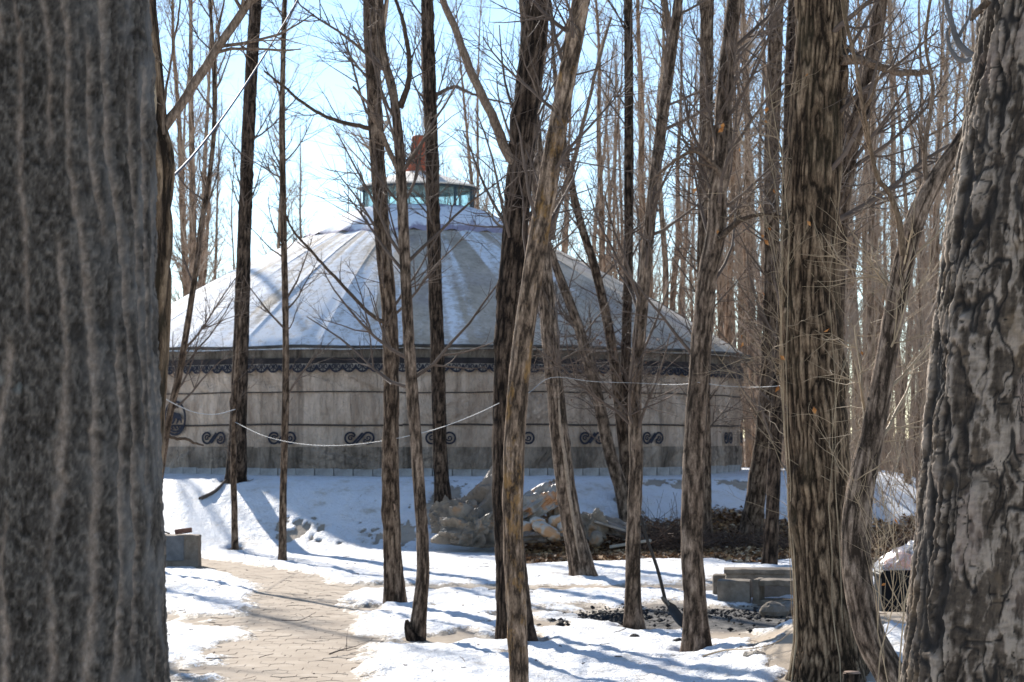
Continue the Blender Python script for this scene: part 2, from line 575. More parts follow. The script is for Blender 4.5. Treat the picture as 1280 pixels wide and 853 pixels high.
def canvas_mat(name, base, stain_shade, amount=0.5):  # streaks are stains plus the shade of folds painted into the colour
    k = M(name, 0.9, 0.1)
    dk = tuple(x * .5 for x in stain_shade)
    c = k.mix(k.math('MULTIPLY', k.lin(k.noise(k.obj((1, 1, .30)), 1.3, 6, .65, .6), .40, .68), amount), base, stain_shade)
    c = k.mix(k.math('MULTIPLY', k.lin(k.noise(k.obj((1, 1, .10)), 5.0, 5, .65, .8), .50, .72), amount * .8), c, stain_shade)
    c = k.mix(k.math('MULTIPLY', k.lin(k.noise(k.obj((1, 1, .05)), 2.6, 4, .6), .57, .68), amount * .75), c, dk)
    c = k.mix(k.math('MULTIPLY', k.lin(k.noise(k.obj((1, 1, .7)), 12, 6, .75), .52, .75), .45), c, stain_shade)
    wr = k.noise(k.obj((1, 1, 0.35)), 3.2, 5, 0.6, 1.5)
    k.bump(k.math('ADD', wr, k.math('MULTIPLY', k.noise(k.obj((1, 1, .5)), 11, 4, .6, 1.0), .35)), 1.0, 0.22)
    return k.col(c)
CANVAS = canvas_mat('wall_canvas', (0.66, 0.52, 0.405), (0.27, 0.19, 0.135), 0.75)
SKIRT = canvas_mat('skirt_canvas', (0.46, 0.37, 0.29), (0.075, 0.058, 0.045), 1.0)
FRIEZE = canvas_mat('frieze_canvas', (0.30, 0.265, 0.23), (0.06, 0.048, 0.04), 0.9)
NAVY = plain('navy_cloth', (0.024, 0.025, 0.036), 0.85, 0.4, 8)
DARKBAND = plain('dark_band', (0.03, 0.026, 0.028), 0.9, 0.5, 5)

def ring_sheet(name, z0, z1, r, mat, nz, na=900, bulge=0.0, wrinkle=0.0, seed=0, slope=0.0, pull=0.0):
    a = np.linspace(0, 2 * pi, na, endpoint=False)
    t = np.linspace(0, 1, nz)
    A, T = np.meshgrid(a, t)
    Z = z0 + (z1 - z0) * T
    x = A * RW
    xd = x + pull * (T - 0.5) * (z1 - z0) * (vn(x * 0.35, 0, 0, seed + 4) - 0.5) * 3
    w1 = fbm(xd * 3.3, Z * 0.7, seed * 3.1, 3, seed) - 0.5
    w2 = np.abs(fbm(xd * 1.4, Z * 0.5, seed * 2.1, 2, seed + 9) - 0.5)
    Rr = r + bulge * np.sin(pi * T) + wrinkle * (w1 * 1.6 - w2 * 1.2) * (0.35 + 0.65 * np.sin(pi * np.clip(T * .9 + .05, 0, 1))) + slope * (T - 0.5)
    V = np.stack([Rr * np.sin(A), -Rr * np.cos(A), Z], -1).reshape(-1, 3)
    return mk(name, V, grid_faces(nz, na, True), mat, YURT)

ring_sheet('wall_canvas', zz(2.88), zz(3.36), RW, CANVAS, 12, bulge=0.03, wrinkle=0.11, seed=1, pull=2.5)
ring_sheet('wall_canvas', zz(2.22), zz(2.885), RW, CANVAS, 14, bulge=0.045, wrinkle=0.13, seed=2, pull=2.0)
ring_sheet('wall_canvas', zz(1.76), zz(2.225), RW, CANVAS, 12, bulge=0.02, wrinkle=0.06, seed=3, pull=1.5)
ring_sheet('wall_skirt', zz(1.33), zz(1.775), RW + 0.03, SKIRT, 12, bulge=0.02, wrinkle=0.16, seed=4, pull=4)
ring_sheet('frieze', zz(3.34), zz(3.76), RW + 0.035, FRIEZE, 8, wrinkle=0.035, seed=5)
ring_sheet('frieze_band', zz(3.46), zz(3.575), RW + 0.085, DARKBAND, 5, wrinkle=0.03, seed=6)
# tension ropes
def ring_rope(z, r, rad, mat, seed, name='tension_rope'):
    a = np.linspace(0, 2 * pi, 240)
    wob = 0.025 * (fbm(a * 6, 0, 0, 2, seed) - 0.5) * 2
    P = np.stack([r * np.sin(a), -r * np.cos(a), z + wob], -1)[None]
    V, F = tubes(P, np.full((1, 240), rad), 6)
    return mk(name, V, F, mat, YURT)
ROPE_D = plain('dark_rope', (0.055, 0.045, 0.04), 0.9, 0.4, 20)
ring_rope(zz(2.885), RW + 0.02, 0.014, ROPE_D, 1)
ring_rope(zz(2.222), RW + 0.02, 0.020, ROPE_D, 2)
ring_rope(zz(3.795), RE - 0.01, 0.035, plain('eave_trim', (0.06, 0.055, 0.05), 0.85, 0.5, 6), 3, 'eave_trim')
# soffit under the eave
a = np.arange(160) * 2 * pi / 160
V = np.concatenate([np.stack([r * np.sin(a), -r * np.cos(a), np.full(160, z)], -1) for r, z in ((RW - 0.03, zz(3.74)), (RE - 0.01, zz(3.785)))])
mk('soffit', V, grid_faces(2, 160, True), FRIEZE, YURT)

def ribbon(pts, wid, th=0.012):
    """flat band following a 2D polyline (x,z), lying in the local xz plane, facing -y"""
    p = np.asarray(pts, float)
    t = unit(np.gradient(p, axis=0))
    nrm = np.stack([-t[:, 1], t[:, 0]], -1)
    wv = np.broadcast_to(np.asarray(wid, float), (len(p),))[:, None]
    L, R_ = p + nrm * wv / 2, p - nrm * wv / 2
    k = len(p)
    rows = []
    for q, y in ((L, 0), (L, -th), (R_, -th), (R_, 0)):
        rows.append(np.column_stack([q[:, 0], np.full(k, y), q[:, 1]]))
    V = np.stack(rows, 1).reshape(-1, 3)
    F = grid_faces(k, 4, True)
    caps = np.array([[0, 1, 2, 3], [(k - 1) * 4 + 3, (k - 1) * 4 + 2, (k - 1) * 4 + 1, (k - 1) * 4]])
    return V, [F, caps]

def spiral(cx, cz, r0, r1, a0, a1, n=26):
    a = np.linspace(a0, a1, n)
    r = np.linspace(r0, r1, n)
    return np.column_stack([cx + r * np.cos(a), cz + r * np.sin(a)])

# scalloped navy border: one curled lobe per period
NSC = 176
sp = 2 * pi * (RW + 0.09) / NSC
lob = np.column_stack([np.linspace(-.5, .5, 15) * sp, -0.135 * np.sqrt(np.maximum(0, 1 - np.linspace(-1, 1, 15) ** 2 * .97))])
c1 = spiral(-sp * .22, -.045, .052, .012, pi * 1.05, pi * 3.4)
c2 = spiral(sp * .22, -.045, .052, .012, -pi * .05, -pi * 2.4)
stem = np.column_stack([[0, 0, 0], [-.13, -.075, -.01]])
V, F = join([ribbon(lob, 0.030), ribbon(c1, 0.018), ribbon(c2, 0.018), ribbon(stem, 0.016)])
V[:, 2] *= 1.25
sc0 = mk('scallop', V, F, NAVY, YURT, smooth=False)
back = np.column_stack([lob[:, 0], np.full(15, 0.006), lob[:, 1]])
for i in range(NSC):
    th = 2 * pi * i / NSC
    if i and abs((th + pi) % (2 * pi) - pi) > 1.75:
        continue
    o = sc0 if i == 0 else share('scallop', sc0.data, YURT)
    o.location = ((RW + 0.083) * sin(th), -(RW + 0.083) * cos(th), zz(3.465))
    o.rotation_euler = (0, 0, th)
# cloth backing behind the scallops
na = NSC * 8
A = np.arange(na) * 2 * pi / na
ph = (A * NSC / (2 * pi)) % 1.0
ph = np.where(ph > .5, ph - 1, ph)
low = -0.185 * np.sqrt(np.maximum(0, 1 - (2 * ph) ** 2 * .97))
rows = []
for t in (0, 0.5, 1):
    rows.append(np.stack([(RW + .066) * np.sin(A), -(RW + .066) * np.cos(A), zz(3.50) * (1 - t) + t * (zz(3.465) + low)], -1))
mk('scalloped_valance', np.stack(rows, 0).reshape(-1, 3), grid_faces(3, na, True), plain('valance_cloth', (0.34, 0.30, 0.26), 0.9, 0.5, 5), YURT)

# scroll motifs
def scroll():
    arc = spiral(-.165, 0, .104, .108, radians(50), radians(285), 26)
    s1 = np.vstack([arc, spline([arc[-1] + (.03, .015), (-.045, -.02), (.02, .055), (.062, .100)], 10)])
    curl = spiral(-.165, 0, .058, .016, radians(20), radians(20 + 400), 24)
    hook = spline([arc[0], (-.085, .055), (-.105, .02)], 6)
    return join([ribbon(s1, .036), ribbon(-s1, .036), ribbon(curl, .024), ribbon(-curl, .024), ribbon(hook, .026), ribbon(-hook, .026)])
V, F = scroll()
V[:, 0] *= 1.08; V[:, 2] *= 1.05
mo = None
k = 0
for i in range(29):
    th = radians(-6.6 + 12.414 * i)
    if cos(th) < 0.05:
        continue
    o = mk('scroll_motif', V, F, NAVY, YURT, smooth=False) if mo is None else share('scroll_motif', mo.data, YURT)
    mo = mo or o
    r = RW + 0.055
    o.location = (r * sin(th), -r * cos(th), zz(1.955))
    o.rotation_euler = (0, 0, th)
# round emblem
def emblem():
    out = []
    a = np.linspace(0, 2 * pi, 49)
    out.append(ribbon(np.column_stack([.315 * np.cos(a), .345 * np.sin(a)]), .05))
    body = [(-.17, .02), (-.08, .07), (.03, .05), (.12, .04), (.2, -.02)]
    out.append(ribbon(spline(body, 14), [.06, .09, .11, .12, .12, .12, .12, .12, .12, .11, .1, .08, .06, .04], .014))
    out.append(ribbon(spline([(-.12, .05), (-.16, .13), (-.10, .19)], 8), [.10, .09, .08, .07, .06, .06, .05, .03], .015))
    out.append(ribbon(spline([(.02, .20), (.04, .25), (.10, .22)], 8), .045, .014))
    for x0, z0, x1, z1 in ((-.1, 0, -.2, -.09), (-.02, 0, -.08, -.12), (.1, 0, .05, -.12), (.15, 0, .2, -.1)):
        out.append(ribbon(spline([(x0, z0), ((x0 + x1) / 2 + .015, (z0 + z1) / 2), (x1, z1)], 7), [.06, .055, .05, .045, .04, .03, .03], .013))
    for x in (-.16, -.05, .06, .16):
        out.append(ribbon(spiral(x, -.20, .06, .012, 0, 2 * pi * .9, 14), .026, .016))
    for rr_, z0 in ((.25, -.06),):
        aa = np.linspace(pi * 1.12, pi * 1.88, 16)
        out.append(ribbon(np.column_stack([rr_ * np.cos(aa), z0 + .22 * np.sin(aa)]), .04, .011))
    return join(out)
V, F = emblem()
th = radians(-39.6)
o = mk('round_emblem', V, F, NAVY, YURT, smooth=False)
o.location = ((RW + .075) * sin(th), -(RW + .075) * cos(th), zz(2.37))
o.rotation_euler = (0, 0, th)
o['label'] = 'round navy emblem with a dark galloping animal above waves'
# plinth of concrete blocks
PLB = plain('plinth_concrete', (0.33, 0.32, 0.31), 0.92, 0.3, 5, bump=0.4, kind='Object')
nb = 118
bw = 2 * pi * 7.46 / nb
V, F = box(-bw / 2 + .006, bw / 2 - .006, -.09, .09, -0.05, .195, .008)
pb = None
rng = np.random.default_rng(6)
for i in range(nb):
    th = 2 * pi * i / nb
    if abs((th + pi) % (2 * pi) - pi) > 1.75:
        continue
    o = mk('plinth_block', V, F, PLB, YURT, smooth=False) if pb is None else share('plinth_block', pb.data, YURT)
    pb = pb or o
    r = 7.44 + rng.uniform(-.012, .012)
    o.location = (r * sin(th), -r * cos(th), rng.uniform(-.008, .004))
    o.rotation_euler = (0, 0, th + rng.normal(0, .012))

# roof of sewn canvas gores
def roof_z(r):
    t = (RE - r) / (RE - 1.35)
    return ZE + (RE - r) * 0.531 + 0.20 * np.sin(pi * np.clip(t, 0, 1))
kr = M('roof_canvas', 0.85, 0.2)
cnv = kr.ramp(kr.noise(kr.obj((1, 1, 1)), 1.4, 6, 0.7), [(0.3, (0.34, 0.28, 0.215)), (0.5, (0.50, 0.42, 0.33)), (0.72, (0.64, 0.545, 0.44))])
cnv = kr.mix(kr.math('MULTIPLY', kr.lin(kr.noise(kr.obj(), 0.9, 4), .5, .7), .35), cnv, (0.36, 0.32, 0.36))
cnv = kr.mix(kr.math('MULTIPLY', kr.lin(kr.noise(kr.obj((1, 1, .5)), 11, 6, .75), .48, .72), .55), cnv, (0.17, 0.145, 0.12))
pn = kr.noise(kr.obj((1, 1, 3)), 9, 9, 0.85)
pn2 = kr.noise(kr.obj(), 2.0, 5, 0.7)
sm = kr.math('ADD', kr.attr('snow'), kr.math('MULTIPLY', kr.math('SUBTRACT', kr.math('ADD', kr.math('MULTIPLY', pn, 0.65), kr.math('MULTIPLY', pn2, 0.35)), 0.5), 2.9))
fine = kr.noise(kr.obj((1, 1, 2.2)), 5.5, 9, 0.85)
sf = kr.math('MULTIPLY', kr.lin(sm, 0.25, 0.75), kr.math('ADD', 0.15, kr.math('MULTIPLY', kr.lin(kr.math('ADD', fine, kr.math('MULTIPLY', kr.attr('snow'), .07)), 0.46, 0.58), 0.85)))
kr.bump(kr.math('ADD', sf, kr.math('MULTIPLY', pn, .5)), 0.35, 0.02)
kr.col(kr.mix(kr.math('MULTIPLY', sf, 0.93), cnv, (0.88, 0.89, 0.91)))
NG = 28
nu, nv = 19, 60
rng = np.random.default_rng(12)
gore_bias = rng.uniform(-1, 1, NG)
for g in range(NG):
    u = np.linspace(0, 1, nu)
    r = np.linspace(RE + .02, 1.30, nv)
    Rr, Uu = np.meshgrid(r, u, indexing='ij')
    A = 2 * pi * (g + Uu) / NG
    s = np.abs(2 * Uu - 1)
    sag = -0.012 * (1 - s ** 2) * np.clip(Rr / 5, 0.1, 1)
    rid = 0.007 * np.exp(-((1 - s) / 0.06) ** 2)
    fold = 0.035 * (fbm(A * 20, Rr * .55, g * 3.7, 3, 91) - .5) * np.clip(Rr / 5, 0, 1)
    Z = roof_z(Rr) + sag + rid + fold - 0.03 * np.clip((Rr - 7.5) / .28, 0, 1)
    X, Yv = Rr * np.sin(A), -Rr * np.cos(A)
    # drifted snow: heavy to the left, patchy streaks in the middle, thin on the right
    side = np.clip((-X + 1.6) / 3.2, -1.1, 1.5)
    streak = fbm(A * 26 + .25 * vn(A * 40, Rr * 2, 0, 94), Rr * 0.3, 0, 4, 93, .6) - 0.5
    big = fbm(A * 5, Rr * .5, 0, 3, 95) - .5
    thin = -.05
    sn_ = 0.24 + 0.50 * side + 2.3 * streak + 1.1 * big + thin
    sn_ += 0.35 * np.exp(-((Rr - RE) / .5) ** 2) * (X < 0)
    V = np.stack([X, Yv, Z], -1).reshape(-1, 3)
    o = mk('roof_panel', V, grid_faces(nv, nu), kr.m, YURT, attrs={'snow': sn_})
# upper cap canvas with violet hem
kc_ = M('cap_canvas', 0.85, 0.2)
csn = kc_.lin(kc_.math('ADD', kc_.attr('snow'), kc_.math('MULTIPLY', kc_.math('SUBTRACT', kc_.noise(kc_.obj(), 3.5, 7, .75), .5), 1.5)), .35, .6)
kc_.bump(csn, .3, .02)
kc_.col(kc_.mix(kc_.math('MULTIPLY', csn, .93), (0.33, 0.295, 0.37), (0.88, 0.89, 0.91)))
na, nr = 168, 16
A, Rr = np.meshgrid(np.arange(na) * 2 * pi / na, np.linspace(2.75, 1.28, nr))
hang = 0.07 * np.abs(np.sin(A * 10))
t = (2.75 - Rr) / 1.47
Z = roof_z(2.75) + 0.05 + 0.70 * (1 - (1 - t) ** 1.35) * 1.0 + 0.05 * (fbm(A * 9, Rr * 2, 0, 3, 97) - .5) - hang * (1 - t) ** 6
sn_ = 0.85 + .5 * np.clip(-np.sin(A), -.3, .6) - 1.0 * (1 - t) ** 8 - 0.75 * t ** 10 + .35 * (fbm(A * 6, Rr * 3, 0, 2, 98) - .5)
mk('roof_cap', np.stack([Rr * np.sin(A), -Rr * np.cos(A), Z], -1).reshape(-1, 3), grid_faces(nr, na, True), kc_.m, YURT, attrs={'snow': sn_})
ZC = float(Z[-1].mean())
ring_rope(float(Z[0].mean()) - .04, 2.77, .012, ROPE_D, 8, 'cap_rope')
# glazed crown
FRAME = plain('crown_frame', (0.035, 0.06, 0.085), 0.5, 0.3, 10)
kgl = M('crown_glass', 0.12, 0.5)
kgl.col((0.40, 0.52, 0.50))
kgl.b.inputs['Alpha'].default_value = 1.0
tr = kgl.n('ShaderNodeBsdfTransparent'); tr.inputs[0].default_value = (0.88, 0.96, 0.96, 1)
mx = kgl.n('ShaderNodeMixShader')
dirt = kgl.noise(kgl.obj((1, 1, .5)), 5, 5, .7)
kgl.ln(kgl.lin(dirt, 0.32, 1.25), mx.inputs[0])
kgl.ln(tr.outputs[0], mx.inputs[1]); kgl.ln(kgl.b.outputs[0], mx.inputs[2])
kgl.ln(mx.outputs[0], kgl.nt.nodes['Material Output'].inputs['Surface'])
ZG0, ZG1, RC = zz(7.22), zz(7.80), 1.30
NP = 12
for zc, rr_, hh, nm in ((ZG0, RC + .02, .05, 'crown_sill'), (ZG1, RC + .02, .04, 'crown_head_rail')):
    V, F = lathe([(rr_ - .05, zc - hh), (rr_ + .05, zc - hh), (rr_ + .05, zc + hh), (rr_ - .05, zc + hh), (rr_ - .05, zc - hh)], 48)
    mk(nm, V, F, FRAME, YURT, smooth=False)
for i in range(NP):
    a0, a1 = 2 * pi * (i + .42) / NP, 2 * pi * (i + 1.42) / NP
    V, F = box(-.022, .022, -.03, .03, ZG0, ZG1, .005)
    o = mk('crown_post', V, F, FRAME, YURT, smooth=False)
    o.location = (RC * sin(a0), -RC * cos(a0), 0); o.rotation_euler = (0, 0, a0)
    am = (a0 + a1) / 2
    wd = 2 * RC * sin(pi / NP) - .05
    V, F = box(-wd / 2, wd / 2, -.004, .004, ZG0 + .05, ZG1 - .04)
    o = mk('window_pane', V, F, kgl.m, YURT, smooth=False)
    ri = RC * cos(pi / NP)
    o.location = (ri * sin(am), -ri * cos(am), 0); o.rotation_euler = (0, 0, am)
CROOF = plain('crown_roof_cloth', (0.72, 0.65, 0.56), 0.8, 0.12, 5)
V, F = lathe([(1.46, ZG1 + .0), (1.47, ZG1 + .035), (1.1, ZG1 + .16), (.7, ZG1 + .29), (.40, ZG1 + .39), (.30, ZG1 + .42), (.02, ZG1 + .44)], 12)
mk('crown_roof', V, F, CROOF, YURT, smooth=False)
V, F = lathe([(1.45, ZG1 + .0), (1.2, ZG1 + .05), (.8, ZG1 + .15), (.02, ZG1 + .3)], 24)
mk('crown_ceiling', V, F, plain('crown_ceiling_cloth', (0.30, 0.33, 0.34), .8), YURT)
RED = plain('finial_paint', (0.40, 0.105, 0.055), 0.75, 0.35, 7, bump=.2)
z0 = ZG1 + .40
prof = [(.02, 0), (.35, 0), (.36, .06), (.28, .09), (.31, .12), (.31, .17), (.21, .20), (.25, .23), (.25, .28), (.17, .31), (.15, .36), (.22, .40), (.20, .45), (.17, .48), (.165, .56), (.19, .60), (.19, .68), (.165, .72), (.185, .76), (.18, .84), (.12, .88), (.02, .89)]
V, F = lathe([(r * .93, z0 + z) for r, z in prof], 24)
mk('finial', V, F, RED, YURT)
# dim floor inside so the building is closed
V, F = lathe([(0.02, 0.02), (7.4, 0.02)], 48)
mk('floor', V, F, DARKBAND, YURT)

# ------------------------------------------------------------------ trees
def grow(rng, P, R, n, t0, t1, L0, L1, a0, a1, k, rr, rmin, rmax, up=0.3, wob=0.12, shrink=0.5, flat=0.0):
    """n side shoots on the polylines P (N,K,3) with radii R (N,K)"""
    N, K, _ = P.shape
    ln = np.linalg.norm(np.diff(P, axis=1), axis=2).sum(1)
    idx = rng.choice(N, n, p=ln / ln.sum())
    tt = rng.uniform(t0, t1, n)
    t = tt * (K - 1)
    i = np.minimum(t.astype(int), K - 2)
    fr = (t - i)[:, None]
    o = P[idx, i] * (1 - fr) + P[idx, i + 1] * fr
    r = R[idx, i] * (1 - fr[:, 0]) + R[idx, i + 1] * fr[:, 0]
    T = unit(P[idx, i + 1] - P[idx, i])
    q = rng.normal(size=(n, 3))
    q[:, 2] *= (1 - flat)
    perp = unit(q - (q * T).sum(1, keepdims=True) * T)
    an = rng.uniform(a0, a1, n)[:, None]
    d = T * np.cos(an) + perp * np.sin(an)
    L = rng.uniform(L0, L1, n) * (1 - shrink * tt)
    r0 = np.clip(np.minimum(r * rr, 0.016 * L + 0.002), rmin, rmax)
    st = (L / (k - 1))[:, None]
    pts = [o]
    for j in range(k - 1):
        d = unit(d + np.array([0, 0, up]) * st / np.maximum(L[:, None], .05) * 1.0 + wob * rng.normal(size=(n, 3)))
        o = o + d * st
        pts.append(o)
    Pn = np.stack(pts, 1)
    Rn = r0[:, None] * np.linspace(1, 0.28, k)[None]
    return Pn, Rn

def crown_mesh(rng, P, R, n1, n2, n3, t0=.25, L1=(0.8, 2.4), a1=(.5, 1.15), r1max=.03, up=.5, twig=.0028):
    B1, R1 = grow(rng, P, R, n1, t0, .99, L1[0], L1[1], a1[0], a1[1], 7, .5, .006, r1max, up, .10, .45)
    B2, R2 = grow(rng, B1, R1, n2, .15, .98, L1[0] * .45, L1[1] * .5, .4, 1.1, 5, .6, twig * 1.35, .012, .25, .13)
    B3, R3 = grow(rng, B2, R2, n3, .1, .98, .18, .6, .4, 1.1, 4, .7, twig, .006, .2, .14)
    V, F = join([tubes(B1, R1, 5), tubes(B2, R2, 4), tubes(B3, R3, 3)])
    return V, np.concatenate(F)

def bark_disp(th, h, rad, seed, freq=1.0, stretch=.14, warp=.5):
    """0..1 bark relief: long vertical ridges that split and join"""
    x, y = np.cos(th) * rad, np.sin(th) * rad
    wx = warp * (fbm(x * 5, y * 5, h * 2.2, 2, seed + 3) - .5) * .08
    f = 26 * freq
    a = vn((x + wx) * f, (y + wx) * f, h * f * stretch, seed)
    b = vn((x - wx) * f * 1.9, (y + wx) * f * 1.9, h * f * stretch * 1.7, seed + 1)
    r1 = 1 - np.abs(2 * a - 1)
    r2 = 1 - np.abs(2 * b - 1)
    fiss = np.clip(1 - (r1 ** 3.0) * 1.05, 0, 1) * (1 - .45 * r2 ** 4)
    return np.clip(fiss, 0, 1)

def trunk_mesh(pts, rad, sides, ds, amp, seed, freq=1.0, flare=.25, stretch=.14):
    pr = np.column_stack([pts, rad])
    L = np.linalg.norm(np.diff(pr[:, :3], axis=0), axis=1).sum()
    n = max(8, int(L / ds))
    s = spline(pr, n)
    C, r = s[:, :3], np.maximum(s[:, 3], .004)
    h = np.concatenate([[0], np.cumsum(np.linalg.norm(np.diff(C, axis=0), axis=1))])
    r = r * (1 + flare * np.exp(-h / (2.2 * r[0])))
    T = unit(np.gradient(C, axis=0))
    U = unit(np.cross(T, np.array([0, 1.0, 0.0])))
    W = np.cross(T, U)
    th = np.arange(sides) * 2 * pi / sides
    TH, H = np.meshgrid(th, h)
    RR = r[:, None]
    bk = bark_disp(TH, H, RR, seed, freq, stretch)
    lump = 1 + .10 * (vn(np.cos(TH) * 1.3 + 9, np.sin(TH) * 1.3, H * 1.6, seed + 7) - .5) + .08 * (vn(np.cos(TH) * .8, np.sin(TH) * .8 + 4, H * 5, seed + 8) - .5)
    kr_ = np.random.default_rng(seed + 55)
    for q in range(int(2 + h[-1] * .9)):                       # knots and old branch collars
        kt, kh, ks_ = kr_.uniform(0, 2 * pi), kr_.uniform(.3, max(.31, h[-1])), kr_.uniform(.6, 1.3)
        dth = (TH - kt + pi) % (2 * pi) - pi
        dd = ((dth * RR) / (.45 * RR * ks_)) ** 2 + ((H - kh) / (.75 * RR * ks_)) ** 2
        lump = lump + .22 * np.exp(-dd * 2.0) - .16 * np.exp(-dd * 14)
        bk = bk * (1 - .75 * np.exp(-dd * 9))
    lobes = flare * 1.3 * np.exp(-H / (1.7 * r[0])) * np.clip(np.sin(TH * 3 + seed) * .6 + np.sin(TH * 5 + seed * 2) * .4, -.3, 1)
    rr = RR * (lump + lobes) + amp * (bk - .6)
    V = C[:, None, :] + rr[:, :, None] * (np.cos(TH)[..., None] * U[:, None, :] + np.sin(TH)[..., None] * W[:, None, :])
    F = grid_faces(n, sides, True)
    top = np.arange(sides)[None] + (n - 1) * sides
    return V.reshape(-1, 3), [F, top], bk, C, r

def extend(pts, rad, top):
    """carry a trunk polyline above the picture up to height top, straightening and tapering"""
    pts = [np.array(p) for p in pts]; rad = list(rad)
    d = unit(pts[-1] - pts[-2])
    r0, z0 = rad[-1], pts[-1][2]
    n = 5
    for i in range(n):
        d = unit(d * .75 + np.array([0, 0, .25]))
        st = (top - z0) / n
        pts.append(pts[-1] + d * st / max(d[2], .4))
        rad.append(max(.008, r0 * (1 - .86 * (i + 1) / n)))
    return pts, rad

def px_tree(name, label, poly, Y=None, mat=BARK, top=11.5, crown=(24, 130, 420), t0=.34, seed=0, sides=40, ds=.042,
            amp=.010, freq=1.5, L1=(.6, 2.0), a1=(.5, 1.15), cat='tree', group=None, zig=0.0, twig_mat=None, flare=.22, r1max=.02, up=.5):
    """a bare tree whose trunk follows picture points (px, py, width px); depth from its foot on the ground or a given Y"""
    rng = np.random.default_rng(seed + 100)
    if Y is None:
        hit = ground_hit(poly[0][0], poly[0][1])
        Y = hit[1]
    pts = [at(p[0], p[1], Y) for p in poly]
    rad = [p[2] / 2 * Y / F_PX for p in poly]
    g = float(gz(pts[0][0], Y))
    b = pts[0].copy()
    if b[2] > g + .02 or True:
        d = unit(pts[0] - pts[1])
        if b[2] > g + .3:                                  # foot below the picture: run down to the ground
            tl = (b[2] - g) / max(-d[2], .5)
            foot = b + d * tl
            foot[2] = float(gz(foot[0], foot[1])) - .12
            pts = [foot] + pts; rad = [rad[0] * 1.06] + rad
        else:
            pts[0][2] = g - .10
    for i in range(1, len(pts)):                           # slight sway in depth
        pts[i][1] += zig * rng.normal() * .1
    base = pts[0].copy(); base[2] = float(gz(base[0], base[1]))
    pts = [p - base for p in pts]
    if top:
        pts, rad = extend(pts, rad, top)
    pts = np.array(pts)
    root = empty(name, base)
    tag(root, label, cat, group)
    V, F, bk, C, r = trunk_mesh(pts, rad, sides, ds, amp, seed, freq, flare)
    mk('trunk', V, F, mat, root, attrs={'bark': bk})
    if crown:
        V, F = crown_mesh(rng, C[None, ::4], r[None, ::4], *crown, t0=t0, L1=L1, a1=a1, r1max=r1max, up=up)
        mk('crown', V, F, twig_mat or TWIG, root)
    root['_'] = 0
    del root['_']
    return root, base, C, r, Y

T = {}
def add(key, *a, **k):
    T[key] = px_tree(*a, seed=len(T) * 13 + 1, **k)
    return T[key]

add('D', 'bare_tree', 'dark straight tree at the left foot of the yurt wall, on top of the bank',
    [(296, 602, 24), (297, 560, 22), (301, 430, 20), (307, 250, 17), (313, 110, 16), (320, 0, 15)], mat=BARK_DARK, top=14, t0=.3, amp=.012, L1=(.8, 2.6))
add('D2', 'sapling', 'thin sapling in front of the dark tree at the foot of the bank',
    [(294, 688, 9), (293, 640, 8), (292, 590, 8), (293, 520, 7), (297, 440, 6), (301, 380, 4)], mat=BARK, top=4.6, crown=(8, 30, 60), t0=.3, L1=(.3, .8), sides=14, amp=.003)
add('E', 'slender_tree', 'slender straight tree beside the far end of the path, below the yurt',
    [(353, 703, 11), (354, 620, 9), (357, 500, 9), (357, 400, 8), (354, 250, 8), (353, 120, 7), (356, 0, 6)], mat=BARK, top=9.5, crown=(30, 120, 260), t0=.25, sides=16, amp=.005, L1=(.5, 1.6))
add('F', 'bare_tree', 'brown tree right of the path with a pale knot scar near its foot',
    [(495, 757, 27), (491, 690, 23), (488, 600, 21), (489, 500, 20), (487, 400, 20), (478, 290, 20), (471, 180, 19), (466, 80, 19), (463, 0, 19)], mat=BARK, top=11, t0=.28, amp=.010)
add('G', 'bare_tree', 'grey-brown tree with a swollen broken stub at its foot, right of the path',
    [(519, 800, 24), (525, 760, 18), (529, 700, 16), (524, 610, 15), (517, 510, 15), (510, 410, 14), (505, 300, 14), (500, 200, 13), (492, 120, 12), (479, 68, 11), (474, 0, 10)], mat=BARK_GREY, top=8, t0=.3, amp=.006, sides=22)
add('H', 'bare_tree', 'dark straight tree halfway up the bank before the middle of the yurt',
    [(554, 629, 20), (550, 560, 18), (547, 450, 18), (543, 330, 17), (540, 200, 17), (537, 100, 16), (534, 0, 16)], mat=BARK_DARK, top=13.5, t0=.3, amp=.010, L1=(.8, 2.4))
add('I', 'bare_tree', 'thick dark tree just behind the lichen-spotted leaning trunk',
    [(646, 805, 48), (642, 760, 42), (637, 680, 36), (632, 600, 33), (632, 500, 32), (636, 390, 33), (644, 290, 33), (652, 190, 33), (661, 100, 33), (672, 0, 33)], mat=BARK_DARK, top=10, t0=.35, amp=.013, sides=64, ds=.025, freq=1.4)
add('J', 'leaning_tree', 'leaning front tree with orange lichen patches and sunlit left edge',
    [(649, 903, 26), (649, 853, 24), (645, 760, 25), (641, 650, 26), (643, 560, 27), (651, 450, 26), (664, 350, 26), (680, 260, 25), (695, 170, 24), (712, 80, 23), (726, 0, 22)], Y=15.8, mat=BARK_LICHEN, top=6.5, t0=.45, amp=.007, sides=34, ds=.022, crown=(20, 100, 300), L1=(.5, 1.6))
add('K', 'leaning_tree', 'tree leaning left with a pale split streak down its trunk',
    [(730, 723, 30), (722, 690, 27), (712, 640, 25), (704, 580, 24), (695, 500, 22), (686, 410, 21), (679, 320, 20), (673, 220, 18), (664, 110, 15), (655, 0, 13)], mat=BARK_GREY, top=9, t0=.3, amp=.009)
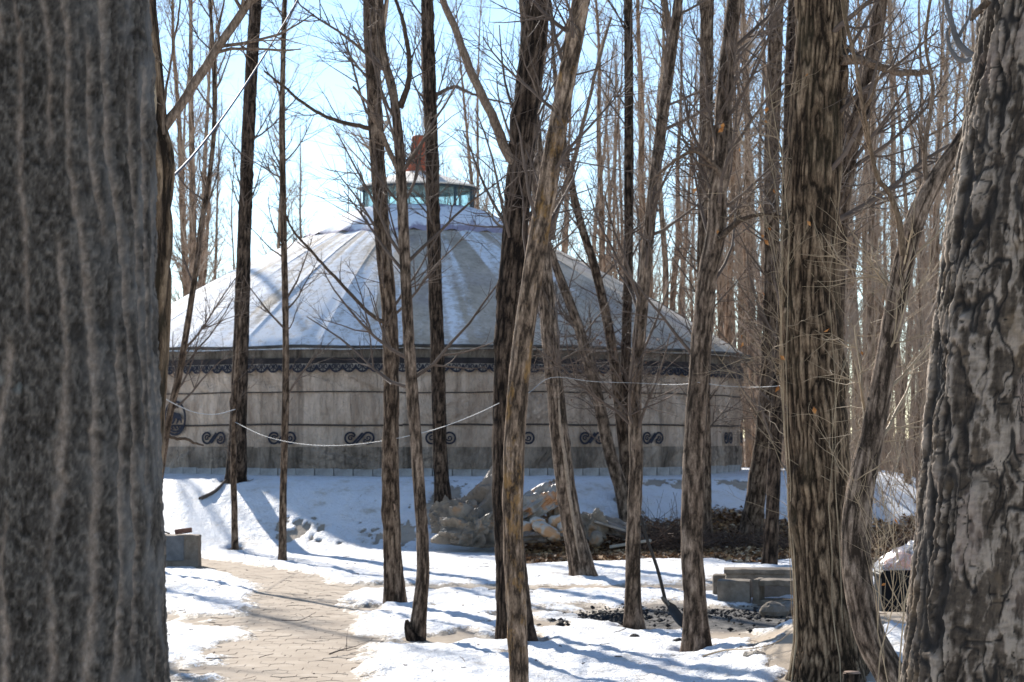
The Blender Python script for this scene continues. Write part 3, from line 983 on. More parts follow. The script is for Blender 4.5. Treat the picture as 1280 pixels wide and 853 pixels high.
add('L', 'leaning_tree', 'thin leaning tree crossing the right roof from upper left, on the bank',
    [(786, 655, 18), (776, 610, 17), (763, 569, 16), (750, 510, 15), (740, 470, 15), (728, 425, 13), (716, 389, 12), (703, 355, 11), (690, 318, 9), (674, 270, 7)], mat=BARK_GREY, top=7.2, t0=.2, crown=(26, 120, 360), amp=.006, sides=20, L1=(.5, 1.6))
add('L2', 'leaning_tree', 'thin dark tree tilting left behind the shovel tree',
    [(790, 640, 15), (781, 569, 14), (769, 460, 13), (757, 392, 12), (742, 330, 11), (726, 280, 10), (710, 210, 9), (700, 150, 8)], mat=BARK, top=9.5, t0=.2, crown=(26, 120, 360), amp=.006, sides=20, L1=(.5, 1.8))
add('M', 'bare_tree', 'tree the black shovel leans against, in the charcoal patch',
    [(792, 787, 25), (791, 740, 20), (792, 660, 18), (795, 580, 17), (794, 490, 16), (801, 400, 16), (810, 300, 15), (820, 210, 15), (832, 120, 14), (840, 60, 13), (848, 0, 12)], mat=BARK_GREY, top=7.5, t0=.25, amp=.007, sides=24, crown=(28, 150, 420), L1=(.6, 1.8))
add('M2', 'bare_tree', 'straight nearly black tree behind the shovel tree before the yurt roof',
    [(782, 628, 15), (781, 560, 14), (782, 450, 13), (785, 340, 12), (786, 200, 12), (786, 90, 11), (785, 0, 11)], mat=BARK_DARK, top=13, t0=.3, amp=.007, sides=20)
add('N', 'bare_tree', 'crooked grey tree in front of the concrete blocks, bending at mid height',
    [(872, 816, 34), (870, 770, 29), (866, 700, 28), (866, 620, 28), (869, 540, 27), (876, 440, 26), (884, 350, 25), (895, 290, 24), (897, 240, 24), (904, 190, 24), (905, 130, 22), (911, 60, 20), (918, 0, 19)], mat=BARK_GREY, top=8, t0=.3, amp=.008, sides=34, ds=.028, crown=(30, 170, 520), L1=(.6, 2.0))
add('N2', 'bare_tree', 'dark straight tree behind the crooked grey tree at the foot of the bank',
    [(880, 672, 20), (880, 600, 18), (879, 480, 18), (880, 340, 18), (882, 200, 18), (883, 90, 17), (884, 0, 17)], mat=BARK, top=12.5, t0=.15, amp=.009, crown=(36, 200, 620), L1=(.7, 2.2))
add('O', 'bare_tree', 'reddish-brown tree on the bank by the right end of the yurt',
    [(938, 668, 26), (945, 620, 24), (955, 540, 22), (962, 440, 21), (965, 330, 20), (964, 220, 20), (967, 110, 19), (971, 0, 18)], mat=BARK, top=12, t0=.12, amp=.010, crown=(40, 220, 680), L1=(.7, 2.2))
add('O2', 'bare_tree', 'dark tree rising behind the concrete blocks, left of the big furrowed trunk',
    [(962, 710, 19), (965, 650, 18), (969, 560, 17), (976, 450, 17), (983, 320, 16), (986, 200, 16), (988, 90, 15), (992, 0, 14)], mat=BARK_DARK, top=9.5, t0=.2, amp=.008, sides=24, crown=(34, 170, 520))
add('P', 'big_tree', 'thick furrowed olive-brown tree wrapped in tan vines, right of centre',
    [(1041, 842, 88), (1038, 800, 76), (1032, 720, 72), (1027, 640, 74), (1022, 540, 76), (1017, 440, 74), (1014, 340, 70), (1016, 240, 68), (1021, 140, 66), (1025, 50, 66), (1027, 0, 66)],
    mat=BARK_OLIVE, top=9, t0=.35, amp=.020, sides=190, ds=.018, freq=1.45, crown=(30, 160, 500), L1=(.8, 2.4), r1max=.06)
YP = T['P'][4]
add('Q', 'curved_tree', 'curved grey tree bending right between the big furrowed trunk and the right edge trunk',
    [(1150, 905, 46), (1120, 857, 40), (1090, 800, 38), (1075, 740, 37), (1070, 690, 36), (1072, 640, 36), (1079, 595, 34), (1090, 545, 29), (1102, 480, 27), (1113, 420, 26), (1124, 360, 26), (1137, 300, 25), (1155, 250, 24), (1178, 212, 22), (1200, 180, 20)],
    Y=14.6, mat=BARK_GREY, top=5.2, t0=.30, amp=.008, sides=60, ds=.02, freq=1.5, crown=(16, 90, 260), L1=(.4, 1.2), twig_mat=TWIG_TAN, a1=(.4, 1.0))
add('S', 'forked_tree', 'dark limb-like tree slanting up to the right behind the vine-wrapped trunk',
    [(1036, 690, 24), (1040, 500, 24), (1046, 330, 23), (1052, 260, 22), (1062, 190, 22), (1076, 140, 21), (1085, 100, 20), (1094, 50, 19), (1101, 0, 18)],
    Y=18.6, mat=BARK, top=7, t0=.4, amp=.008, sides=30, crown=(28, 160, 480), L1=(.5, 1.7))
add('C', 'leaning_tree', 'thin tree leaning right against the left part of the yurt wall',
    [(202, 580, 10), (212, 520, 9), (224, 468, 9), (232, 420, 8), (238, 382, 8), (246, 330, 7), (252, 280, 7), (262, 220, 6), (268, 150, 6), (266, 60, 5), (262, 0, 4)], Y=33.0, mat=BARK, top=11, t0=.2, amp=.004, sides=14, crown=(34, 150, 420), L1=(.5, 1.8))
add('B', 'bare_tree', 'brown trunk half hidden behind the huge left trunk, with a branch slanting right',
    [(152, 853, 92), (158, 620, 84), (166, 500, 80), (173, 350, 80), (175, 230, 80), (168, 120, 76), (160, 0, 74)],
    Y=9.0, mat=BARK_OLIVE, top=6, t0=.6, amp=.014, sides=110, ds=.014, freq=1.2, crown=(16, 90, 260), L1=(.5, 1.5), r1max=.05)

# branches that belong to single trees
def limb(key, pts, Y, mat, seed, n2=10, n3=30, L=(.2, .7), name='branch', Y1=None, twm=None, tw=.002, sides=10):
    root, base = T[key][0], T[key][1]
    rng = np.random.default_rng(seed)
    Y1 = Y if Y1 is None else Y1
    m = len(pts)
    P3 = np.array([at(p[0], p[1], Y + (Y1 - Y) * i / (m - 1)) - base for i, p in enumerate(pts)])
    R3 = np.array([p[2] / 2 * Y / F_PX for p in pts])
    s = spline(np.column_stack([P3, R3]), 28)
    s[:, :3] += .012 * Y / 20 * np.cumsum(rng.normal(size=(28, 3)), 0) * .3
    parts = [tubes(s[None, :, :3], np.maximum(s[None, :, 3], .0015), sides)]
    if n2:
        B2, R2 = grow(rng, s[None, :, :3], s[None, :, 3], n2, .15, .99, L[0], L[1], .4, 1.0, 6, .5, tw * 1.4, .008, .2, .12)
        parts.append(tubes(B2, R2, 4))
        if n3:
            B3, R3_ = grow(rng, B2, R2, n3, .15, .98, L[0] * .5, L[1] * .5, .4, 1.0, 4, .6, tw, .004, .2, .14)
            parts.append(tubes(B3, R3_, 3))
    V, F = join(parts)
    return mk(name, V, np.concatenate(F), mat, root, attrs={'bark': np.full(len(V), .7)})

limb('B', [(188, 182, 15), (205, 160, 14), (228, 130, 12), (250, 98, 12), (275, 58, 11), (300, 22, 11), (318, -5, 10), (360, -60, 8)], 9.0, BARK_GREY, 1, 10, 30)
limb('B', [(205, 168, 4), (206, 140, 3.4), (214, 90, 3), (226, 30, 2.6), (232, -10, 2)], 8.9, BARK, 2, 4, 8)
limb('B', [(180, 175, 6), (192, 140, 5), (187, 80, 5), (186, 20, 4), (184, -20, 4)], 8.7, TWIG_TAN, 3, 0, 0)
limb('I', [(648, 210, 14), (632, 188, 13), (612, 140, 12), (590, 95, 11), (570, 45, 10), (556, 10, 9), (545, -20, 8)], T['I'][4] - .05, BARK_GREY, 4, 16, 50)
limb('F', [(490, 405, 7), (470, 398, 5), (440, 366, 4.4), (400, 318, 3.6), (372, 288, 3), (362, 265, 2)], T['F'][4] - .05, BARK_DARK, 5, 5, 10)
limb('F', [(478, 165, 8), (455, 158, 6), (420, 150, 5), (385, 135, 4), (350, 108, 3.4), (330, 90, 2.5)], T['F'][4] - .05, BARK_DARK, 6, 8, 22)
limb('G', [(500, 135, 9), (512, 100, 7), (514, 60, 6), (508, 20, 5), (498, -10, 4)], T['G'][4], BARK_DARK, 7, 8, 22)
limb('G', [(504, 220, 8), (490, 196, 7), (478, 170, 6), (462, 135, 4), (440, 110, 3)], T['G'][4], BARK_GREY, 8, 6, 16)
limb('H', [(543, 118, 6), (570, 110, 4), (600, 122, 3), (640, 130, 2)], T['H'][4], TWIG, 9, 6, 18)
limb('N', [(905, 225, 8), (890, 200, 6), (868, 188, 5), (845, 196, 4), (820, 214, 3)], T['N'][4] - .1, BARK, 10, 8, 26)
limb('N', [(899, 300, 9), (920, 280, 7), (946, 268, 5), (975, 270, 4), (998, 280, 3)], T['N'][4] - .1, BARK_DARK, 11, 8, 26)
limb('P', [(1052, 75, 14), (1075, 75, 12), (1098, 82, 10), (1130, 90, 8), (1165, 88, 6)], YP - .2, BARK, 12, 10, 40)
limb('Q', [(1128, 320, 9), (1120, 270, 8), (1108, 240, 7), (1090, 212, 6), (1064, 80, 5), (1048, 10, 5), (1045, -20, 4)], 14.4, BARK_OLIVE, 13, 14, 46, twm=TWIG_TAN)
limb('Q', [(1160, 240, 7), (1158, 190, 6), (1168, 120, 5), (1160, 60, 4), (1166, -5, 4)], 14.6, BARK, 14, 12, 40)
limb('C', [(209, 545, 4), (225, 550, 4), (240, 555, 3.4), (257, 560, 2)], 33.0, BARK_DARK, 35, 0, 0)
limb('K', [(690, 300, 8), (700, 250, 6), (716, 205, 6), (728, 150, 5), (742, 90, 4), (760, 20, 3)], T['K'][4], BARK, 15, 10, 40)
limb('M', [(840, 60, 9), (835, 30, 8), (829, 0, 7), (820, -30, 6)], T['M'][4], BARK, 16, 5, 10)
limb('K', [(697, 520, 9), (692, 470, 9), (698, 500, 2), (703, 545, 4), (710, 600, 5), (717, 650, 4), (724, 700, 1)][2:], T['K'][4] - .12, plain('split_wood', (0.30, 0.22, 0.155), .85, .35, 14, bump=.4), 17, 0, 0, name='split_streak')
# swollen stub at the foot of G, knot scars on F
rt, bs = T['G'][0], T['G'][1]
Yg = T['G'][4]
p = spline(np.column_stack([np.array([at(x, y, Yg - .05) - bs for x, y in ((524, 806), (516, 796), (511, 786), (508, 775))]), np.array([.085, .075, .05, .012])]), 24)
V, F, bk, _, _ = trunk_mesh(p[:, :3], p[:, 3], 20, .012, .012, 91, 1.1, 0)
mk('broken_stub', V, F, BARK_DARK, rt, attrs={'bark': bk})
SCAR = plain('scar_wood', (0.34, 0.22, 0.15), .85, .35, 20, bump=.4)
for (x, y, rw, rh) in ((490, 634, 5.5, 8), (492, 685, 4, 9)):
    c0 = at(x, y, T['F'][4]) - T['F'][1]
    V, F = lathe([(1.0, 0), (.92, .35), (.7, .6), (.35, .5), (.02, .42)], 18)
    V = np.stack([V[:, 0] * rw * T['F'][4] / F_PX, -V[:, 2] * .022 - .078, V[:, 1] * rh * T['F'][4] / F_PX], -1) + c0
    mk('knot_scar', V, F, SCAR, T['F'][0])

# --------- the two huge foreground trunks, bark modelled in relief
def near_trunk(name, label, poly, Y, seed, kind, mat, top):
    pts = [at(p[0], p[1], Y) for p in poly]
    rad = [p[2] / 2 * Y / F_PX for p in poly]
    d = unit(pts[0] - pts[1])
    foot = pts[0] + d * ((pts[0][2] - float(gz(pts[0][0], Y))) / -d[2])
    base = foot.copy(); base[2] = float(gz(foot[0], foot[1]))
    foot = base - np.array([0, 0, .15])
    pts = [foot] + pts; rad = [rad[0] * 1.08] + rad
    zlo, zhi = pts[1][2] - .12 - base[2], pts[-1][2] + .1 - base[2]
    pts = [q - base for q in pts]
    pts, rad = extend(pts, rad, top)
    s = spline(np.column_stack([pts, rad]), 1600)
    zs_ = np.concatenate([np.linspace(s[0, 2], zlo, 60, endpoint=False), np.arange(zlo, zhi, .0048), np.linspace(zhi, s[-1, 2], 90)])
    C = np.stack([np.interp(zs_, s[:, 2], s[:, i]) for i in range(3)], -1)
    r = np.interp(zs_, s[:, 2], s[:, 3])
    sides = 340
    # more columns on the side that faces the camera
    q = np.linspace(0, 1, sides, endpoint=False)
    th = 2 * pi * q - .55 * np.sin(2 * pi * q)            # dense around th = 0
    TH, H = np.meshgrid(th, zs_)
    RR = r[:, None] * np.ones_like(TH)
    U = TH * r.mean()                                     # metres around, 0 = facing camera
    wrapw = np.clip((pi - np.abs((TH + pi) % (2 * pi) - pi)) / .5, 0, 1)
    U = ((TH + pi) % (2 * pi) - pi) * r.mean()
    attrs = {}
    if kind == 'streak':
        wv = .070 * (vn(U * 5, H * 2.2, 0, seed) - .5) + .018 * (vn(U * 9, H * 8, 0, seed + 1) - .5) + .012 * (fbm(U * 40, H * 45, 0, 3, seed + 2) - .5)
        sp_ = .050
        col = np.floor((U + wv) / sp_)
        fr = ((U + wv) / sp_ - col) - .5 + .6 * (_hash(col, col * 0, col * 0, seed + 5) - .5)
        on = vn(col * 7.3, H * 3.0 + col * 3.77, 0, seed + 3)
        on = np.clip((on - .30) / .12, 0, 1)
        wd = .055 + .12 * vn(col * 3.1, H * 6 + col, 0, seed + 4)
        fis = np.exp(-(fr / wd) ** 2) * on
        rough = fbm(U * 130, H * 75, 0, 4, seed + 6, .7)
        cross = np.clip(1 - np.abs(2 * vn(U * 14, H * 11, 0, seed + 8) - 1) * 9, 0, 1) * .5
        disp = -.0095 * fis + .012 * (rough - .5) + .010 * (fbm(U * 22, H * 16, 0, 3, seed + 11) - .5) - .004 * cross + .012 * (vn(U * 9, H * 3, 0, seed + 7) - .5)
        attrs['bark'] = np.clip(rough * 1.3 - .15 - .4 * cross, 0, 1)
        attrs['fissure'] = fis * (.55 + .45 * rough)
        attrs['pale'] = np.clip((U / r.mean() - .45) / .6, 0, 1) * np.clip((fbm(U * 30, H * 9, 0, 3, seed + 9) - .4) / .25, 0, 1)
    else:
        # broken vertical plates: long jagged furrows, finer splits and short cross cracks
        wu = .016 * (fbm(U * 9, H * 6, 0, 2, seed) - .5) * 2 + .010 * (fbm(U * 30, H * 30, 0, 3, seed + 1) - .5) * 2
        wh = .02 * (fbm(U * 16, H * 10, 3.3, 3, seed + 1) - .5) * 2
        def crack(fu, fh, wd, sd, o2):
            wd = wd * .62
            v_ = vn((U + wu) * fu, (H + wh) * fh, o2, seed + sd)
            return np.clip(1 - np.abs(2 * v_ - 1) / (wd * (.25 + 1.5 * vn(U * 11, H * 8, o2, seed + sd + 1))), 0, 1)
        m1 = np.clip((vn(U * 12, H * 9, 0, seed + 30) - .32) / .16, 0, 1)
        m2 = np.clip((vn(U * 15, H * 12, 4, seed + 31) - .42) / .15, 0, 1)
        m3 = np.clip((vn(U * 18, H * 14, 8, seed + 32) - .58) / .12, 0, 1)
        depth_l = np.clip((-U / r.mean() - .28) / .5, 0, 1)              # deeper furrows round the left side
        c1 = crack(32, 8.5, .24, 40, 0) * np.maximum(m1, depth_l)
        c2 = crack(58, 16, .24, 44, 5) * m2
        c3 = crack(16, 38, .12, 48, 9) * m3
        c4 = crack(30, 4.2, .45, 52, 2) * depth_l
        crk = np.maximum(np.maximum(c1, c2 * .8), np.maximum(c3, c4))
        rough = fbm(U * 75, H * 48, 0, 5, seed + 6, .66)
        flake = fbm(U * 26, H * 85, 0, 3, seed + 7)
        plate = fbm((U + wu) * 46, (H + wh) * 15, 7.7, 3, seed + 8)
        fibre = fbm((U + wu * .5) * 95, H * 10, 2.2, 4, seed + 9, .62)
        pm_ = sstep((plate + .10 * (rough - .5) + .10 * (fibre - .5) - .42) / .16)
        disp = -.0070 * crk ** .7 - .012 * c4 ** .8 * depth_l + .0045 * pm_ + .007 * (rough - .5) + .006 * (fibre - .5) + .003 * (flake - .5)
        attrs['bark'] = np.clip(.10 + .36 * pm_ + .42 * rough + .30 * (flake - .5) + .5 * (fibre - .5), 0, 1)
        attrs['fissure'] = np.clip(crk * 2.2 - .5, 0, 1)
        tp = fbm(U * 7, H * 3.6, 0, 3, seed + 8)
        zone = np.exp(-((H - (zlo + zhi) / 2 - .14) / .34) ** 2) * np.clip((U / r.mean() + .25) / .3, 0, 1)
        attrs['pale'] = np.clip((tp - .62 + .22 * zone) / .09, 0, 1) * np.clip(zone * 1.8 + .30, 0, 1) * (1 - attrs['fissure'])
    Rf = RR + disp * wrapw + (.030 if kind == 'streak' else .010) * (fbm(np.cos(TH) * 1.2 + seed, np.sin(TH) * 1.2, H * 2.6, 3, seed + 70) - .5)
    X = Rf * np.sin(TH); Yy = -Rf * np.cos(TH)
    lean = np.gradient(C, axis=0)
    V = np.stack([C[:, 0:1] + X, C[:, 1:2] + Yy, np.broadcast_to(C[:, 2:3], X.shape)], -1)
    root = empty(name, base)
    tag(root, label, 'tree')
    n = len(zs_)
    mk('trunk', V.reshape(-1, 3), [grid_faces(n, sides, True), np.arange(sides)[None] + (n - 1) * sides], mat, root, attrs=attrs)
    T[kind] = (root, base, C, r, Y)
    rng = np.random.default_rng(seed)
    V, F = crown_mesh(rng, C[None, ::30], r[None, ::30], 12, 60, 160, t0=.9, L1=(.6, 1.8), r1max=.05)
    mk('crown', V, F, TWIG, root)
    return root

ka = M('bark_streaked', .95, .12)
va = ka.obj((1, 1, .6))
fa = ka.noise(va, 130, 5, .7)
sa = ka.math('ADD', ka.math('MULTIPLY', ka.attr('bark'), .7), ka.math('MULTIPLY', fa, .4))
ca = ka.ramp(sa, [(.34, (.026, .021, .0165)), (.56, (.066, .055, .045)), (.82, (.15, .127, .104))])
ca = ka.mix(ka.math('MULTIPLY', ka.attr('pale'), .4), ca, (.22, .205, .19))
lich = ka.noise(ka.obj(), 9, 3, .5)
ca = ka.mix(ka.math('MULTIPLY', ka.lin(lich, .72, .76), .4), ca, (.20, .215, .20))
ca = ka.mix(ka.math('MULTIPLY', ka.attr('fissure'), .95), ca, ka.ramp(fa, [(.3, (.22, .165, .125)), (.7, (.42, .33, .26))]))
ka.bump(fa, .6, .006)
ka.col(ca)
near_trunk('big_tree', 'huge out-of-focus dark grey trunk with pale vertical fissures at the left edge',
           [(47, 870, 318), (44, 650, 312), (40, 430, 310), (38, 200, 308), (34, -20, 306)], 4.6, 5, 'streak', ka.m, 6.5)
kb = M('bark_plated', .9, .2)
fb = kb.noise(kb.obj((1, 1, .8)), 120, 6, .7)
vb = kb.noise(kb.obj((1, 1, 2.2)), 40, 4, .6)
sb = kb.math('ADD', kb.math('MULTIPLY', kb.attr('bark'), .75), kb.math('MULTIPLY', kb.math('ADD', fb, vb), .18))
cb = kb.ramp(sb, [(.26, (.028, .020, .014)), (.50, (.105, .078, .056)), (.78, (.35, .275, .21))])
blot = kb.noise(kb.obj((1, 1, .6)), 6, 4, .6)
cb = kb.mix(kb.math('MULTIPLY', kb.lin(blot, .5, .7), .28), cb, kb.mix(1.0, cb, (.50, .48, .47), 'MULTIPLY'))
dots = kb.lin(kb.noise(kb.obj((1, 1, 1.0)), 42, 2, .5), .60, .66)
pal = kb.mix(kb.math('MULTIPLY', dots, .7), (.29, .205, .165), (.06, .05, .044))
cb = kb.mix(kb.attr('pale'), cb, pal)
cb = kb.mix(kb.math('MULTIPLY', kb.attr('fissure'), .92), cb, (.022, .019, .017))
och = kb.noise(kb.obj((1, 1, .5)), 7, 4, .6)
cb = kb.mix(kb.math('MULTIPLY', kb.lin(och, .60, .70), .45), cb, (.26, .17, .095))
kb.bump(kb.math('ADD', fb, vb), .55, .006)
kb.col(cb)
near_trunk('big_tree', 'huge trunk of cracked grey plated bark with tan patches at the right edge',
           [(1244, 875, 232), (1252, 700, 218), (1264, 480, 206), (1281, 290, 196), (1301, 150, 188), (1322, -20, 182)], 6.6, 21, 'plate', kb.m, 6.5)
T['R'] = T['plate']
GREYBR = plain('grey_branch', (.12, .11, .105), .85, .3, 14)
limb('R', [(1216, 70, 9), (1205, 62, 9), (1197, 45, 8), (1192, 25, 7), (1187, 5, 6), (1186, -20, 5)], 6.45, GREYBR, 31, 3, 0, L=(.04, .12))
limb('R', [(1212, 74, 7), (1200, 74, 6), (1190, 68, 6), (1184, 55, 5), (1182, 40, 4), (1183, 33, 3)], 6.42, GREYBR, 32, 2, 0, L=(.02, .06))
limb('R', [(1199, 47, 5), (1205, 30, 4), (1211, 10, 3.5), (1214, -6, 3)], 6.45, GREYBR, 33, 0, 0)
limb('R', [(1235, 2, 10), (1222, 18, 9), (1214, 26, 5), (1206, 22, 3)], 6.5, BARK, 34, 3, 0, L=(.04, .1))

# snow melted back round the feet of the trees
zs_s = SZ.copy(); cov_s = ST.copy()
for key, (rt_, bs_, C_, r_, Y_) in T.items():
    rb = r_[0] * 1.25
    jx = np.nonzero(np.abs(sx - bs_[0]) < rb + .4)[0]; jy = np.nonzero(np.abs(sy - bs_[1]) < rb + .4)[0]
    if len(jx) < 2 or len(jy) < 2:
        continue
    sl = np.s_[jy[0]:jy[-1] + 1, jx[0]:jx[-1] + 1]
    dX, dY = SX[sl] - bs_[0], SY[sl] - bs_[1]
    dd = np.hypot(dX, dY) + .10 * (fbm(SX[sl] * 9, SY[sl] * 9, 0, 2, 5) - .5)
    k_ = sstep((dd - rb * .95) / .13)
    g_ = gz(SX[sl], SY[sl])
    zs_s[sl] = g_ - .012 + (zs_s[sl] - g_ + .012) * k_ + .02 * np.exp(-((dd - rb - .20) / .08) ** 2) * (ST[sl] > .2)
    cov_s[sl] = np.minimum(cov_s[sl], -.2 + 1.4 * k_)
co = np.stack([SX, SY, zs_s], -1).reshape(-1).astype(np.float32)
snow.data.vertices.foreach_set('co', co)
snow.data.attributes['cover'].data.foreach_set('value', cov_s.astype(np.float32).ravel())
snow.data.update()

# ------------------------------------------------------------------ woods behind
def bg_variant(seed, H, r0, n, bend, t0, L1, a1, far):
    rng = np.random.default_rng(seed)
    k = 9
    z = np.linspace(-.2, H, k)
    x = np.cumsum(rng.normal(0, bend, k)); y = np.cumsum(rng.normal(0, bend, k))
    x -= x[0]; y -= y[0]
    P = np.stack([x, y, z], -1)
    rad = r0 * (1 - .88 * np.linspace(0, 1, k) ** 1.1)
    V, F, bk, C, r = trunk_mesh(P, rad, 12, .16, .010, seed, .8, .2)
    cv, cf = crown_mesh(rng, C[None, ::3], r[None, ::3], *n, t0=t0, L1=L1, a1=a1, r1max=.035, up=.7, twig=.0042)
    return (V, F, bk), (cv, cf)
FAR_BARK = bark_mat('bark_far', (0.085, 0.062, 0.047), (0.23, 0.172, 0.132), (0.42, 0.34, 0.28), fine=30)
VAR = []
for i, (H, r0, n, bd, t0, L1, a1) in enumerate((
        (18, .13, (54, 330, 900), .07, .25, (.8, 2.6), (.35, .85)),
        (21, .17, (60, 360, 1000), .08, .30, (.9, 2.8), (.3, .8)),
        (16, .09, (46, 300, 900), .09, .18, (.7, 2.1), (.4, .9)),
        (19, .14, (56, 340, 1000), .10, .22, (.8, 2.7), (.35, .9)),
        (13, .065, (40, 280, 900), .10, .12, (.6, 1.9), (.4, 1.0)),
        (22, .19, (60, 380, 1100), .09, .32, (1.0, 3.0), (.3, .75)),
        (17, .10, (48, 320, 950), .12, .15, (.7, 2.3), (.4, 1.0)))):
    (V, F, bk), (cv, cf) = bg_variant(500 + i, H, r0, n, bd, t0, L1, a1, True)
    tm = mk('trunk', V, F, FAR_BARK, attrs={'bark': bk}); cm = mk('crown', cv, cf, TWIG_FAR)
    VAR.append((tm.data, cm.data))
    bpy.data.objects.remove(tm); bpy.data.objects.remove(cm)

def place_tree(name, v, x, y, rz, s, label, group, tilt=(0, 0)):
    root = empty(name, (x, y, float(gz(x, y))))
    root.rotation_euler = (tilt[0], tilt[1], rz)
    root.scale = (s, s, s)
    tag(root, label, 'tree', group)
    share('trunk', VAR[v][0], root); share('crown', VAR[v][1], root)
    return root

rng = np.random.default_rng(77)
# pale straight trees right behind the yurt and to its right: one per grid cell, jittered
cells = []
for y in np.arange(67, 150, 5.2):
    half = y * 640 / F_PX + 4
    step = 2.7 if y < 100 else 3.8
    for x in np.arange(-half, half, step):
        cells.append((x + rng.uniform(-1, 1) * step * .45, y + rng.uniform(-2.2, 2.2)))
n_bg = 0
for x, y in cells:
    px = 640 + x / y * F_PX
    # the wood is thin to the left, dense to the right
    keep = 0.20 + .60 * sstep(np.array((px - 560) / 300))
    if rng.random() > keep or n_bg >= 210:
        continue
    right = px > 900
    place_tree('wood_tree', int(rng.integers(0, 7)), x, y, rng.uniform(0, 6.28), rng.uniform(.8, 1.15),
               'slender bare tree in the brown wood right of the yurt' if right else 'slender bare tree in the wood seen above the yurt roof',
               'wood right of the yurt' if right else 'wood behind the yurt', (rng.normal(0, .035), rng.normal(0, .045)))
    n_bg += 1
# nearer stems on the right, between the bank and the wood
for i, (px, Y, v, s) in enumerate(((1000, 58, 2, .9), (1046, 47, 4, 1.0), (1072, 63, 0, .9), (1096, 52, 3, .8), (1122, 60, 1, .8), (1150, 45, 4, 1.05), (1170, 56, 2, 1.0),
                                   (1205, 50, 6, .9), (1236, 42, 4, 1.0), (975, 61, 6, .9), (947, 64, 1, .85), (915, 65, 0, .9), (1135, 48, 6, .75), (1060, 55, 4, .9))):
    x = (px - 640) / F_PX * Y
    place_tree('wood_tree', v, x, Y, rng.uniform(0, 6.28), s, 'bare tree on the brown leaf-strewn ground right of the bank', 'trees on the leaf-strewn ground', (rng.normal(0, .03), rng.normal(0, .05)))
# trees left of the path, past the huge left trunk, and behind the yurt's left side
for i, (x, y, v, s) in enumerate(((-8.6, 38.5, 2, .9), (-11.5, 45.0, 4, .9), (-7.2, 30.0, 0, .8), (-6.4, 25.0, 6, .8), (-13.0, 52.0, 4, .9))):
    place_tree('bare_tree', v, x, y, rng.uniform(0, 6.28), s, 'bare tree left of the yurt beyond the huge left trunk', 'trees beyond the huge left trunk', (rng.normal(0, .03), rng.normal(0, .03)))
for i, (px, Y, v, s) in enumerate(((129, 63, 5, .9), (237, 66, 1, .95), (40, 61, 3, .95), (262, 68, 6, .95), (340, 70, 2, 1.0), (236, 76, 1, .9), (435, 76, 4, .95), (585, 66, 2, 1.0), (610, 70, 0, .9), (840, 64, 3, .9), (815, 66, 5, .85), (760, 66, 1, .85), (722, 68, 6, .95))):
    place_tree('bare_tree', v, (px - 640) / F_PX * Y, Y, rng.uniform(0, 6.28), s, 'bare tree standing close behind the yurt', 'trees close behind the yurt', (rng.normal(0, .03), rng.normal(0, .06)))

# far edge of the wood, one grey-brown mass of stems
rng = np.random.default_rng(78)
n = 520
y = rng.uniform(155, 260, n); x = rng.uniform(-1, 1, n) * (y * .26 + 12)
z0 = gz(x, y) - .3
h = rng.uniform(8, 16, n)
t = np.linspace(0, 1, 5)
P = np.stack([x[:, None] + rng.normal(0, .5, (n, 1)) * t, y[:, None] + 0 * t, z0[:, None] + h[:, None] * t], -1)
R_ = rng.uniform(.05, .13, n)[:, None] * (1 - .85 * t)
B1, R1 = grow(rng, P, R_, 4200, .12, .99, 1.2, 3.6, .3, .9, 5, .5, .012, .04, .6, .1)
B2, R2 = grow(rng, B1, R1, 9000, .1, .98, .6, 1.6, .4, 1.0, 4, .6, .008, .02, .3, .12)
V, F = join([tubes(P, R_, 5), tubes(B1, R1, 3), tubes(B2, R2, 3)])
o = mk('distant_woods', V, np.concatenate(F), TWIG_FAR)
tag(o, 'far grey-brown edge of the bare woods', 'woods', kind='stuff')

# ------------------------------------------------------------------ shrubs and vines
def shrub_mesh(seed, n, H, spread, r0, n2, n3, up=.6, tw=.0022, a=(.05, .7), basr=.25):
    rng = np.random.default_rng(seed)
    b = rng.normal(0, basr, (n, 3)); b[:, 2] = -.05
    d = rng.normal(0, spread, (n, 3)); d[:, 2] = 1
    d = unit(d)
    L = rng.uniform(.5, 1.0, n) * H
    k = 9
    pts = [b]; o = b
    for j in range(k - 1):
        d = unit(d + np.array([0, 0, up * .1]) + .10 * rng.normal(size=(n, 3)))
        o = o + d * (L / (k - 1))[:, None]
        pts.append(o)
    P = np.stack(pts, 1)
    R = (r0 * rng.uniform(.6, 1.2, n))[:, None] * np.linspace(1, .25, k)
    B2, R2 = grow(rng, P, R, n2, .15, .98, .25 * H * .6, .55 * H * .6, .35, .95, 6, .6, tw * 1.3, .01, .25, .13)
    B3, R3 = grow(rng, B2, R2, n3, .15, .98, .15, .5, .4, 1.0, 4, .6, tw, .006, .2, .14)
    V, F = join([tubes(P, R, 5), tubes(B2, R2, 4), tubes(B3, R3, 3)])
    return V, np.concatenate(F), B2

